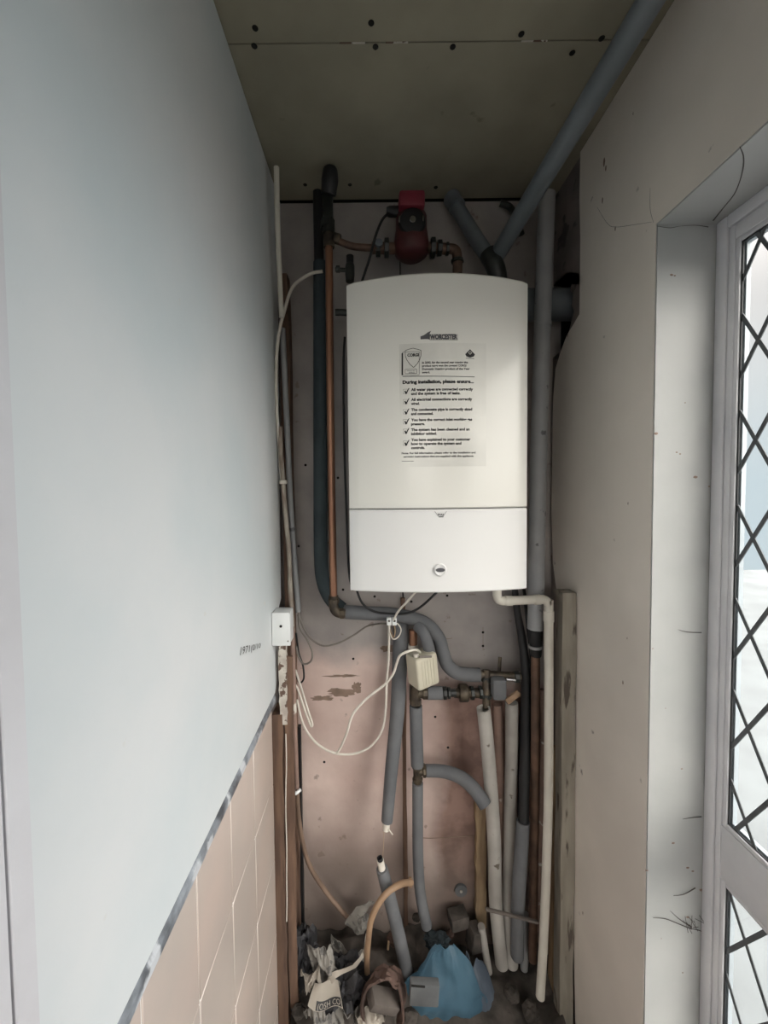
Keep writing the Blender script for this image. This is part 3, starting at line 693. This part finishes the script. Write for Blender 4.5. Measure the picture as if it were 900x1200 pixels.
# 13 black hose and grey sleeve
bh = thing('black_hose', 'black hose running down behind overflow pipe into grey sleeve', 'hose', P(613, 962, 1.03))
m = MB(); m.tube([P(603, 688, 1.09), P(606, 715, 1.09), P(612, 750, 1.09), P(616, 790, 1.08), P(616, 850, 1.08), P(614.5, 920, 1.05), P(613.5, 968, 1.03)], [.0085,.009,.011,.0125,.0135,.0135,.0135], seg=16); m.build('hose', 'black', bh)
m = MB(); m.tube([P(613, 962, 1.03), P(610, 1010, 1.03), P(607, 1062, 1.04), P(606,1120,1.06)], [.0165,.0175,.0175,.0175], seg=18, hollow=.85); m.build('sleeve', 'foam', bh)
pipe('black_cable', 'thin black cable behind the hose under right side of boiler', 'cable', [(614,690),(618,730),(622,780),(611,830),(609,900),(608,1000),(610,1130)], 1.137, .0045, 'black')

# 14 red pump
pc = P(482, 283, 1.07)
pump = thing('pump', 'dark red circulation pump above the boiler', 'pump', pc)
def hd(x, y): return P(x, y, 1.03)
m = MB(); c = P(482, 278, 1.06)
m.tube([P(482, 303.5, 1.06), P(482, 298, 1.06), P(482, 288, 1.06), P(482, 270, 1.06), P(482, 256, 1.06), P(482, 250, 1.06)], [.026,.042,.046,.040,.040,.032], seg=24)
m.build('housing', 'red', pump)
c = P(483, 262, 1.03); m = MB(); m.lathe([(.024,.012),(.032,.006),(.034,-.004),(.031,-.012),(.024,-.015)], c, 'Y', 28); m.build('motor_cap', 'black', pump)
m = MB(); m.lathe([(.0075,-.014),(.0085,-.017),(.007,-.019)], c, 'Y', 18); m.build('vent_screw', 'chrome', pump)
m = MB(); m.box(c+Vector((.024,-.016,-.004)), c+Vector((.027,-.010,.010)), .0005, seg=1); m.box(c+Vector((-.034,-.012,-.004)), c+Vector((-.031,-.004,.012)), .0005, seg=1); build_each(m, 'printed_mark', 'chrome', pump)
c2 = P(481.5, 243, 1.045); m = MB(); m.box(c2-Vector((.032,.035,.018)), c2+Vector((.032,.028,.020)), bevel=.006); m.build('terminal_box', 'red_bright', pump)
m = MB(); m.lathe([(.010,-.02),(.013,-.012),(.013,.012),(.010,.02)], P(462, 248, 1.05), 'X', 16); m.build('cable_gland', 'black', pump)
m = MB(); m.tube([P(436, 290.5, 1.05), P(462, 291, 1.06)], .014, seg=16, smooth=0); m.tube([P(500, 290, 1.06), P(526, 292, 1.06)], .0135, seg=16, smooth=0); m.tube([P(522, 291.5, 1.06), P(533, 293, 1.06), P(536, 303, 1.06), P(536, 322, 1.06)], .0125, seg=16); build_each(m, 'union_pipe', 'copper_dull', pump)
m = MB()
for x, r_ in ((443, .0215), (453, .024), (507, .0255), (515, .020)): collar(m, x, 291, 1.058, (1,0,0), r_, .012)
collar(m, 524, 292, 1.06, (1,0,0), .0165, .008); collar(m, 536, 306, 1.06, (0,0,1), .0165, .008)
build_each(m, 'nut', 'black_iron', pump)
m = MB(); m.lathe([(.0095,-.004),(.0095,.004)], P(444, 285, 1.03), 'Y', 14); m.build('valve_knob', 'waste_dark', pump)
pipe('pump_cable', 'black pump cable curving down behind the boiler top', 'cable', [(460,248),(449,256),(440,277),(433,303),(424,330)], [1.05,1.03,1.02,1.03,1.05], .0032, 'black')
# 15 small vent fitting
av = thing('air_vent', 'small black vent fitting above the boiler left corner', 'valve', P(410, 322, 1.06))
m = MB(); m.tube([P(410, 330, 1.06), P(410, 322, 1.06), P(410, 312, 1.06), P(410, 309, 1.06)], [.0105,.0125,.0125,.0105], seg=14, smooth=0); m.build('body', 'black_iron', av)
m = MB(); m.tube([P(410, 309, 1.06), P(410, 300, 1.06)], .0095, seg=14, smooth=0); m.build('cap', 'black', av)
m = MB(); m.tube([P(393, 316, 1.06), P(405, 316.5, 1.06)], .0055, seg=10, smooth=0); collar(m, 396, 315.5, 1.06, (1,0,0), .009, .01); m.build('side_connector', 'black_iron', av)
pipe('short_pipe', 'short dark pipe between copper riser and boiler left side', 'pipe', [(393,366),(400,366),(409,367)], 1.08, .0085, 'black_iron', smooth=2)
pipe('black_cable', 'black cable hanging along the left side of boiler', 'cable', [(404,395),(402.5,430),(403.5,520),(406,600),(409,670),(414,692)], [1.06]*6, .003, 'black')

# 16 cables under the boiler
pipe('black_cable', 'black cable looping below boiler from left to right', 'cable', [(417,688),(424,706),(437,716),(455,719),(475,719),(492,712),(512,694)], [1.04,1.045,1.05,1.05,1.05,1.04,1.03], .0030, 'black')
pipe('grey_cable', 'pale grey cable from boiler base to terminal block', 'cable', [(490,690),(478,704),(467,716),(461,727)], [1.0,1.01,1.02,1.025], .0028, 'white_cable')
tb = thing('terminal_block', 'small clear terminal block holding white wires', 'connector', P(459, 728, 1.03))
c = P(459, 728, 1.03)
for k in (-1, 1):
    m = MB(); m.box(c+Vector((k*.007-.006,-.006,-.010)), c+Vector((k*.007+.006,.006,.010)), .002); build_each(m, 'block', 'box', tb)
m = MB()
for k in (-1, 1): m.lathe([(.003,-.0075),(.003,-.005)], c+Vector((k*.007,0,.003)), 'Y', 10)
build_each(m, 'screw', 'chrome', tb)
pipe('white_wire', 'small looped white wire hanging under the terminal block', 'wire', [(456,732),(457,742),(461,749),(467,746),(470,738),(466,731),(460,730)], [1.028]*7, .0016, 'white_cable')
pipe('yellow_wire', 'short yellowish wire at the terminal block', 'wire', [(462,732),(463,740),(461,747),(457,738),(454,731)], [1.03]*5, .0014, 'wood_pale')
pipe('white_cable', 'white cable drooping from terminal block into a deep loop', 'cable', [(456,733),(455.5,770),(453,800),(452,830),(448,855),(436,873),(420,882),(402,884),(385,880),(368,868),(355,848),(348,820)], [1.03,1.04,1.05]+[1.06]*9, .0030, 'white_cable')
pipe('white_cable', 'white cable from beige valve head sweeping down to the left', 'cable', [(492,764),(488,761.5),(479,763),(469,768),(465,777),(461,789),(452,801),(438,812),(426,822),(413,838),(406,860),(396,881),(388,881)], [1.03,1.01,1.0,1.0,1.01,1.015]+[1.02]*5+[1.03]*2, .0032, 'white_cable')
pipe('white_cable', 'white cable folded in a narrow hairpin by the left wall', 'cable', [(346,785),(353,806),(361,833),(366,848),(364,850),(357,832),(349,808),(344,800)], [1.06]*8, .0028, 'white_cable')
pipe('grey_cable', 'thin grey cable stretched from left bundle to terminal block', 'cable', [(349,720),(357,738),(366,750),(380,757),(398,753),(415,744),(430,734),(445,731),(454,731)], [1.10]*7+[1.06,1.035], .0024, 'grey_cable')
pipe('grey_cable', 'grey cable hanging in a loop under the grey conduit', 'cable', [(350,716),(351,735),(360,750),(366,765),(364,775),(356,778),(350,770),(347,757)], [1.09]*8, .0026, 'grey_cable')
pipe('black_cable', 'dark cable curling behind the painted pipe at left', 'cable', [(347,742),(350,765),(355,780),(356,795),(351,800),(347,790)], [1.11]*6, .0026, 'black')

# 17 left bundle
pipe('conduit', 'white oval conduit at the top of the left wall', 'conduit', [(324,196),(325,260),(327.5,320),(330,372)], [1.0,1.01,1.03,1.045], .0066, 'overflow')
pipe('conduit', 'grey straight conduit running down beside the left wall', 'conduit', [(331,385),(335.5,480),(341,600),(349.5,717)], [1.09]*4, .0078, 'waste')
pipe('white_cable', 'pale cable crossing from copper riser to the left conduit', 'cable', [(378,318),(366,320),(355,326),(345,334),(339,345),(334,362),(328,385),(324,420),(324,470),(327,520),(330,563)], [1.09,1.09,1.09,1.08,1.07,1.06,1.05,1.05,1.05,1.06,1.06], .0042, 'white_cable')
pb = thing('cable_bundle', 'paint-flecked brown cable bundle with clips descending above switch box', 'cable', P(343, 740, 1.06))
m = MB(); m.tube([P(328, 500, 1.06), P(331, 565, 1.06), P(336, 620, 1.06), P(340, 680, 1.06), P(343, 740, 1.055)], .0062, seg=10, wob=.003); m.build('cable', 'peel', pb)
m = MB(); m.tube([P(333, 570, 1.075), P(338, 640, 1.075), P(343, 720, 1.07)], .004, seg=8, wob=.003); m.build('cable', 'wood', pb)
c = P(332, 565, 1.05); m = MB(); m.box(c-Vector((.010,.006,.005)), c+Vector((.010,.006,.005)), .002); m.build('clip', 'white_cable', pb)
pp = thing('painted_pipe', 'pinkish brown painted pipe with white clip by the timber posts', 'pipe', P(347, 930, 1.0))
m = MB(); m.tube([P(342.5, 735, 1.025), P(344, 800, 1.02), P(345.5, 860, 1.02), P(348, 925, 1.03)], .0064, seg=14); m.build('pipe', 'pink_pipe', pp)
m = MB(); m.tube([P(348, 925, 1.03), P(351, 965, 1.06), P(361, 1010, 1.09), P(382, 1045, 1.10), P(407, 1075, 1.10), P(414, 1083, 1.10)], .0062, seg=12); m.build('hose_tail', 'hose_dark', pp)
c = P(348, 927, 1.022); m = MB(); m.tube([c-Vector((.009,0,-.002)), c-Vector((.002,.008,.0)), c+Vector((.009,.001,.003))], .0042, seg=8); m.build('clip', 'box', pp)
# 18 switch box
c0 = PX(336, 735, XL+.043); y0 = .975; zt_, zb_ = P(325, 719, .965).z, P(325, 757, .965).z
sb = thing('switch_box', 'white plastic switch box on edge of left wall', 'switch box', (XL, y0, zb_))
m = MB(); m.box((XL+.001, y0-.002, zb_), (XL+.044, y0+.043, zt_), .003); m.build('back_box', 'box', sb)
m = MB(); m.box((XL+.001, y0-.008, zb_-.001), (XL+.046, y0-.002, zt_+.001), .0015); m.build('face_plate', 'box', sb)
h = P(329, 734, y0-.0085); m = MB(); m.lathe([(.0034,-.0002),(.0034,.0005)], h, 'Y', 12); m.build('hole', 'dark', sb)
h = P(336, 724, y0-.0085); m = MB(); m.lathe([(.0018,-.0004),(.0018,.0005)], (XL+.040, h.y, P(329,750,y0).z), 'Y', 10); build_each(m, 'screw', 'grey_cable', sb)

# 19 timber at the end of the left wall
def post(name, label, cat, x0, x1, y0, y1, z0, z1, m_, par=None, jit=.002, n=14):
    mb = MB(); rings = []
    for i in range(n+1):
        z = z0+(z1-z0)*i/n; j = [random.uniform(-jit, jit) for _ in range(4)]
        rings.append([mb.bm.verts.new(p) for p in ((x0+j[0], y0+abs(j[1]), z), (x1+j[2], y0+abs(j[3]), z), (x1+j[2], y1, z), (x0+j[0], y1, z))])
    for a_, b2 in zip(rings, rings[1:]):
        for k in range(4): mb.bm.faces.new((a_[k], a_[(k+1)%4], b2[(k+1)%4], b2[k]))
    mb.bm.faces.new(rings[0]); mb.bm.faces.new(rings[-1][::-1])
    o = mb.build(name, m_, par, smooth=False)
    return tag(o, label, cat) if label else o
x = [P(px, 1000, .995).x for px in (322.5, 334, 335.5, 346.5)]
post('timber_post', 'brown timber post at tile edge, reaching the floor', 'post', x[0], x[1], .990, 1.05, 0, P(330, 838, .99).z, 'wood')
post('timber_post', 'brown timber post beside painted pipe, ending above floor', 'post', x[2]+.0015, x[3]-.001, .996, 1.005, P(340, 1182, .996).z, P(340, 770, .996).z, 'wood')
m = MB(); m.tube([P(335.2, 860, .991), P(335.2, 950, .991), P(336, 1010, .991), P(336, 1080, .991)], .0014, seg=6, wob=.002); tag(m.build('sealant_bead', 'white_cable'), 'thin white sealant line between the two brown timber posts', 'sealant')
post('painted_post', 'peeling white painted edge strip below the switch box', 'post', P(326.8, 800, .992).x, P(335.6, 800, .992).x, .992, 1.01, P(330, 838, 1.04).z+.002, P(330, 745, 1.04).z, 'peeled_plaster', jit=.0015)
post('timber_batten', 'dark narrow timber batten behind the cable bundle', 'batten', XL+.002, XL+.026, 1.11, 1.15, P(340, 1100, 1.12).z, 2.0, 'wood')
m = MB(); c = P(352, 1000, 1.15); m.box((P(351,900,1.15).x-.008, 1.14, P(350,1105,1.15).z), (P(351,900,1.15).x+.006, 1.156, P(350,850,1.15).z)); tag(m.build('black_strip', 'black', smooth=False), 'black upright strip at back wall left corner', 'strip')

# 20 joint batten on the back wall
post('timber_batten', 'narrow dark brown batten covering the back wall joint', 'batten', JX-.006, JX+.006, YB-.012, YB-.001, P(474, 1110, YB).z, P(470, 700, YB).z, 'wood', jit=.0015)
# 21 right post
q0, q1 = P(657, 900, 1.0).x, P(668.5, 900, 1.0).x
tp_ = P(660, 694, 1.0).z
post('painted_post', 'weathered cream painted post against the right wall', 'post', min(q0, XR-.03), XR-.002, .992, 1.03, 0, tp_, 'old_paint_wood')
post('timber_batten', 'rough pinkish brown batten behind weathered cream post', 'batten', P(649, 900, 1.05).x, P(654, 900, 1.05).x+.012, 1.05, 1.075, 0, P(652, 880, 1.05).z, 'wood_pale', jit=.003)
# 22 splintered wood
o = post('splintered_wood', 'pale splintered wood strip behind the leftmost white lagged pipe', 'wood', P(557.5, 1000, 1.135).x, P(569, 1000, 1.135).x, 1.128, 1.15, P(560, 1085, 1.135).z, P(560, 938, 1.135).z, 'wood_pale', jit=.003)
# 23 disc
m = MB(); m.lathe([(.018,-.004),(.0185,0),(.0185,.003)], P(540, 1043, YB-.004), 'Y', 24); dd = m.build('wall_disc', 'plaster_off'); tag(dd, 'round grey plastic cap on the lower back wall', 'cap')
m = MB(); m.lathe([(.004,-.006),(.004,-.003)], P(540, 1043, YB-.004), 'Y', 12); m.build('centre_screw', 'box_top', dd)

# stains and holes on back wall
m = MB()
for px, py, a1, a2, k in ((400,812,.040,.014,1),(418,806,.016,.018,2),(378,818,.035,.008,3),(455,760,.022,.012,5),(402,792,.05,.004,6)):
    c = P(px, py, YB); m.lump((c.x, YB+.0008, c.z), (a1, .002, a2), .8, 10, k, 4)
m.build('stain', 'stain', back)
m = MB()
for px, py in ((402,691),(439,699),(482,705),(524,698),(566,741),(566,757),(525,876),(350,640),(358,545),(510,840),(414,772),(380,893),(396,560)):
    c = P(px, py, YB); m.lathe([(.0035,-.0006),(.004,.0005)], c, 'Y', 10)
m.build('screw_hole', 'dark', back)
c = P(507, 981, YB); m = MB(); m.tube([P(482, 980, YB), P(507, 982, YB), P(556, 979, YB)], .0012, seg=5, wob=.002)
m.tube([P(512, 750, YB), P(530,748,YB)], .0006, seg=5); m.tube([P(566,735,YB),P(566,760,YB)], .0006, seg=5); m.build('plaster_crack', 'stain', back)
# gap shadow strip at ceiling level
# 24 tan hose
pipe('tan_hose', 'tan rubber hose arching out of the rubbish to grey pipe', 'hose', [(482,1034),(470,1036),(455,1045),(443,1060),(435,1078),(432,1098),(430,1125),(431,1160)], [1.055,1.02,.995,.985,.985,.99,1.01,1.03], .0075, 'hose', seg=14)
th = [o for o in C.objects if o.name == 'tan_hose'][0]
m = MB(); collar(m, 481, 1034, 1.055, (1,0,0), .0115, .008); m.build('clamp', 'hose', th)

# ------------------------------------------------------------------ rubbish on the floor
def creased(name, label, px, py, y, w, h, seed, m_='paper', tilt=0, lean=.5, amp=.020, cat='paper'):
    c = P(px, py, y); o = Vector((seed*1.37, seed*.71, seed*.33))
    ca, sa = math.cos(tilt), math.sin(tilt)
    def fn(u, v):
        a_, b_ = (u-.5)*w, (v-.5)*h
        n1 = noise.noise(Vector((u*2.1, v*2.1, 0))+o); n2 = abs(noise.noise(Vector((u*4.3, v*4.1, 3))+o)); n3 = abs(noise.noise(Vector((u*9, v*8.5, 6))+o))
        d = amp*(1.5*n1 - 1.0*n2 - .25*n3)
        bend = .35*w*math.cos((u-.5)*3.0) 
        e1 = noise.noise(Vector((u*1.7, v*1.7, 9))+o)*.35
        x = (a_*ca - b_*sa)*(1+e1); z = (a_*sa + b_*ca)*(1+e1)
        return (c.x + x, min(c.y - bend*.6 + d - z*-lean*.6, YB-.008), max(c.z + z + d*.25 + .008*n2, .006))
    mb = MB(); mb.sheet(fn, 34, 30, .0011); ob = mb.build(name, m_, angle=14)
    return tag(ob, label, cat)
def crumple(name, label, cat, px, py, y, size, m_, seed, rough=.75, freq=9, rot=0, sub=4, parent=None):
    c = P(px, py, y); mb = MB(); mb.lump(c, size, rough, freq, seed, sub, rot)
    for v in mb.bm.verts:
        if v.co.z < .003: v.co.z = .003
        if v.co.y > YB-.004: v.co.y = YB-.004
    o = mb.build(name, m_, parent, angle=18)
    return tag(o, label, cat) if label else o
m = MB()
def heap(u, v):
    x = XL+.04+(XR-.03-XL-.04)*u; y = .80+(YB-.004-.80)*v
    t_ = max(0, min(1, (y-.94)/.15)); t_ = t_*t_*(3-2*t_); lf_ = max(.25, min(1, 1-(x-.13)/.12))
    h = .015 + .085*t_*lf_ + .028*noise.noise(Vector((x*11, y*11, 2))) + .015*noise.noise(Vector((x*31, y*31, 5)))
    return (x, y, max(h, .004))
m.sheet(heap, 60, 34, .003); tag(m.build('rubble_heap', 'rubble'), 'heap of loose dirt and rubble covering the alcove floor', 'rubble', kind='stuff')

def ribbon(name, label, cat, pts, y, w, m_, th=.0012, twist=0, par=None):
    ys = y if isinstance(y, (list, tuple)) else [y]*len(pts)
    base = [P(px, py, yy) for (px, py), yy in zip(pts, ys)]
    def fn(u, v):
        t = u*(len(base)-1); i = min(int(t), len(base)-2); f = t-i
        p = base[i].lerp(base[i+1], f); d = (base[i+1]-base[i]).normalized()
        n = Vector((-d.z, 0, d.x)); n = (n + Vector((0, .5*math.sin(u*5+twist), 0))).normalized()
        return p + n*(v-.5)*w*(1-.3*math.sin(u*7)**2)
    mb = MB(); mb.sheet(fn, 24, 3, th); o = mb.build(name, m_, par)
    return tag(o, label, cat) if label else o

crumple('rubbish_sack', 'black crumpled sack leaning in the left corner of rubbish', 'sack', 354, 1130, 1.06, (.038,.045,.10), 'sack', 3, .9, 7)
crumple('dark_rag', 'dark shiny crumpled bag between the newspapers', 'bag', 404, 1155, 1.02, (.050,.045,.070), 'sack', 8, 1.0, 9, .4)
creased('newspaper', 'crumpled newspaper standing topmost at left in the rubbish', 381, 1128, 1.02, .066, .090, 11, tilt=.35)
creased('newspaper', 'crumpled newspaper bulging behind the paper strip', 408, 1120, 1.07, .105, .062, 15, tilt=-.1)
creased('newspaper', 'small crumpled newspaper scrap against the dark sack', 365, 1143, 1.0, .050, .028, 19, tilt=.35, m_='paper_clean')
creased('newspaper', 'grey crumpled paper at the bottom front of the rubbish', 374, 1190, .965, .055, .060, 23, tilt=.5)
creased('newspaper', 'pale torn paper wad beneath the wooden offcut', 436, 1192, .965, .06, .04, 29, tilt=.3, m_='paper_clean')
creased('newspaper', 'flattened grey paper between printed paper and torn cardboard', 411, 1188, .985, .07, .045, 37, tilt=-.2)
# printed paper sheet
A_, B_, C_, D_ = P(369,1152,.985), P(396,1148,.99), P(402,1182,.955), P(361,1176,.955)
def fn(u, v):
    p = A_.lerp(B_, u).lerp(D_.lerp(C_, u), v); return p + Vector((0, -.006*math.sin(u*6)-.005*v, .004*math.sin(u*5+v*3)))
m = MB(); m.sheet(fn, 18, 10, .0012); ps = m.build('newspaper', 'paper_clean'); tag(ps, 'printed paper with a dark lettered band among the rubbish', 'paper')
m = MB(); m.sheet(lambda u, v: Vector(fn(.22+u*.76, .62+v*.33)) + Vector((0,-.0016,.0008)), 14, 3, .0005); m.build('dark_band', 'ink', ps)
m = MB()
def tfn(u, v):
    return Vector(fn(.27+u*.68, .90-.22*v)) + Vector((0,-.0026,.0014))
put_text(m, '(OSH CO', tfn, 1, 1, .0); m.build('lettering', 'paper_clean', ps, smooth=False)
ribbon('paper_strip', 'long torn cream paper strip draped over the newspapers', 'paper', [(432,1095),(429,1110),(424,1122),(415,1133),(403,1138),(391,1143),(385,1152)], [1.02,1.01,1.0,.995,.995,.99,.99], .016, 'paper_clean')
ribbon('paper_strip', 'bent pale paper piece beside the tan hose', 'paper', [(437,1057),(427,1063),(417,1072),(409,1086)], [1.05,1.06,1.07,1.08], .03, 'paper', twist=1)
crumple('paper_wad', 'grey green paper wad under the bent paper piece', 'paper', 423, 1080, 1.10, (.024,.02,.03), 'paper', 33, .5, 7, .4)
# torn cardboard tube opening: rolled sheet
cc = P(447, 1158, .985)
def roll(u, v):
    a_ = -2.3 + u*4.7; r_ = .064*(1+.18*noise.noise(Vector((u*6, v*3, 1))))
    return cc + Vector((math.sin(a_)*r_*.85+.012*v, .05*(v-.5)-.01, math.cos(a_)*r_*1.25-.01-.05*v*(1-u)+.012*noise.noise(Vector((u*14, v*6, 7)))))
m = MB(); m.sheet(roll, 40, 10, .005); tag(m.build('torn_cardboard', 'card'), 'torn reddish brown cardboard curled into an arch', 'cardboard')
c = P(449, 1172, .965); m = MB(); m.box(c-Vector((.042,.020,.013)), c+Vector((.042,.020,.013)), .003, rot=Matrix.Rotation(math.radians(36), 3, 'Y') @ Matrix.Rotation(.3, 3, 'Z')); tag(m.build('wood_offcut', 'offcut'), 'grey wooden block lying tilted inside the torn cardboard', 'wood')
c = P(497, 1162, .95); m = MB(); m.box(c-Vector((.036,.010,.028)), c+Vector((.036,.010,.028)), .003, rot=Matrix.Rotation(math.radians(4), 3, 'Y')); po = m.build('plaster_offcut', 'plaster_off'); tag(po, 'grey plaster offcut with black slot resting on blue bag', 'offcut')
c = P(490, 1156, .9395); m = MB(); m.box(c-Vector((.017,.0006,.0022)), c+Vector((.017,.0012,.0022)), rot=Matrix.Rotation(math.radians(6), 3, 'Y')); m.build('slot', 'dark', po)
# blue plastic bag
def bag(cx, cy, yy, w, h, sd, lean):
    c = P(cx, cy, yy)
    def fn(u, v):
        a_ = (u-.5)*2.6; prof = math.sin(min(1, .12+.88*(1-v))*PI/2)
        n_ = noise.noise(Vector((u*3, v*3, sd))); n2 = abs(noise.noise(Vector((u*8, v*6, sd+3))))
        x = c.x + math.sin(a_)*w*(prof)*(1+.15*n_) + lean*v
        y = c.y - math.cos(a_)*.055*prof + .008*n2 + .02*n_
        z = c.z + h*(v-.5)*2 + .003*n2 + .014*n_
        return (x, min(y, YB-.01), max(z, .006))
    return fn
m = MB(); m.sheet(bag(521, 1152, 1.035, .135, .115, 2, .0), 36, 26, .0015); tag(m.build('plastic_bag', 'blue'), 'crumpled bright blue plastic bag on the rubbish heap', 'bag')
m = MB(); m.sheet(bag(568, 1166, 1.05, .075, .105, 9, -.035), 26, 22, .0015); tag(m.build('plastic_sheet', 'blue_grey'), 'dull blue grey plastic sheet right of the blue bag', 'plastic sheet')
crumple('plastic_scrap', 'dark teal plastic scrap behind top of blue bag', 'plastic', 512, 1103, 1.11, (.036,.024,.018), 'foam_dark', 41, .8, 9)
# low batten and bits near the back
def brick(name, label, cat, px, py, y, s, m_, ry=0, rz=0):
    c = P(px, py, y); mb = MB(); mb.box(c-Vector(s), c+Vector(s), .002, rot=Matrix.Rotation(ry, 3, 'Y') @ Matrix.Rotation(rz, 3, 'Z')); return tag(mb.build(name, m_), label, cat)
brick('stick', 'thin splintered stick slanting across bases of the white pipes', 'wood', 600, 1073, 1.01, (.072,.004,.0035), 'offcut', .27, 0)
brick('brick_piece', 'square grey mortar lump at back wall foot', 'rubble', 537, 1076, 1.12, (.026,.02,.018), 'rubble', -.05, .2)
brick('brick_piece', 'dark broken block just left of the stub pipe', 'rubble', 556, 1098, 1.10, (.016,.02,.03), 'rubble', .12, .3)
brick('wood_offcut', 'short upright stick behind the torn cardboard', 'wood', 455, 1108, 1.06, (.003,.003,.012), 'wood_pale', .1, 0)
spots = [(480,1192,.99,.020,'rubble','brown stone at front edge left of blue bag'),(410,1193,.97,.016,'rubble','flat brown stone at the front between paper wads'),(350,1185,.985,.018,'rubble','grey stone in front left rubbish corner'),(503,1096,1.13,.013,'rubble','small stone above the teal scrap'),(527,1095,1.13,.012,'card','small reddish lump beside the mortar block'),(600,1165,1.03,.020,'rubble','dark stone in front of the grey hose sleeve'),(622,1185,1.0,.022,'rubble','grey stone near foot of overflow pipe'),(488,1075,1.13,.012,'rubble','small stone touching foot of upright lagged pipe'),(462,1100,1.09,.020,'card','reddish lump behind the open ended pipe')]
for px, py, yy, s_, mm, lb in spots:
    crumple('stone', lb, 'stone', px, py, yy, (s_, s_*.9, s_*.75), mm, px, .5, 8, 0, 3)

# ------------------------------------------------------------------ light
w = bpy.data.worlds.new('sky'); S.world = w; w.use_nodes = True
N = w.node_tree.nodes; L = w.node_tree.links; bg = N['Background']
tc = N.new('ShaderNodeTexCoord'); sp = N.new('ShaderNodeSeparateXYZ'); L.new(tc.outputs['Generated'], sp.inputs[0])
r = N.new('ShaderNodeValToRGB'); L.new(sp.outputs['Z'], r.inputs[0])
e = r.color_ramp.elements; e[0].position = 0.0; e[0].color = (.72,.84,.89,1); e[1].position = .36; e[1].color = (1.0,.96,.925,1)
L.new(r.outputs[0], bg.inputs[0])
r2 = N.new('ShaderNodeMapRange'); r2.interpolation_type = 'SMOOTHSTEP'
for k_, v_ in (('From Min', .30), ('From Max', .90), ('To Min', .90), ('To Max', 5.5)): r2.inputs[k_].default_value = v_
L.new(sp.outputs['Z'], r2.inputs[0])
# glow added to the unseen sky behind the camera, as front fill
r3 = N.new('ShaderNodeMapRange'); r3.interpolation_type = 'SMOOTHSTEP'
for k_, v_ in (('From Min', .10), ('From Max', -.75), ('To Min', 0), ('To Max', 1)): r3.inputs[k_].default_value = v_
L.new(sp.outputs['Y'], r3.inputs[0])
r4 = N.new('ShaderNodeMapRange')
for k_, v_ in (('From Min', -.02), ('From Max', .03), ('To Min', 0), ('To Max', 6.0)): r4.inputs[k_].default_value = v_
L.new(sp.outputs['Z'], r4.inputs[0])
ml = N.new('ShaderNodeMath'); ml.operation = 'MULTIPLY'; L.new(r3.outputs[0], ml.inputs[0]); L.new(r4.outputs[0], ml.inputs[1])
ad = N.new('ShaderNodeMath'); ad.operation = 'ADD'; L.new(r2.outputs[0], ad.inputs[0]); L.new(ml.outputs[0], ad.inputs[1]); 
dp = N.new('ShaderNodeVectorMath'); dp.operation = 'DOT_PRODUCT'; L.new(tc.outputs['Generated'], dp.inputs[0]); dp.inputs[1].default_value = Vector((.90, -.20, .46)).normalized()
r5 = N.new('ShaderNodeMapRange'); r5.interpolation_type = 'SMOOTHSTEP'      # bright lobe added to the sky outside the door, lighting the left wall
for k_, v_ in (('From Min', .62), ('From Max', .97), ('To Min', 0), ('To Max', 4.6)): r5.inputs[k_].default_value = v_
L.new(dp.outputs['Value'], r5.inputs[0])
ad2 = N.new('ShaderNodeMath'); ad2.operation = 'ADD'; L.new(ad.outputs[0], ad2.inputs[0]); L.new(r5.outputs[0], ad2.inputs[1]); L.new(ad2.outputs[0], bg.inputs[1])
mc = N.new('ShaderNodeMix'); mc.data_type = 'RGBA'; L.new(r3.outputs[0], mc.inputs[0]); L.new(r.outputs[0], mc.inputs[6]); mc.inputs[7].default_value = (1.0, .95, .87, 1); L.new(mc.outputs[2], bg.inputs[0])

vs = S.view_settings; vs.view_transform = 'Standard'; vs.look = 'None'; vs.gamma = 1; vs.exposure = 0.06; vs.use_curve_mapping = False
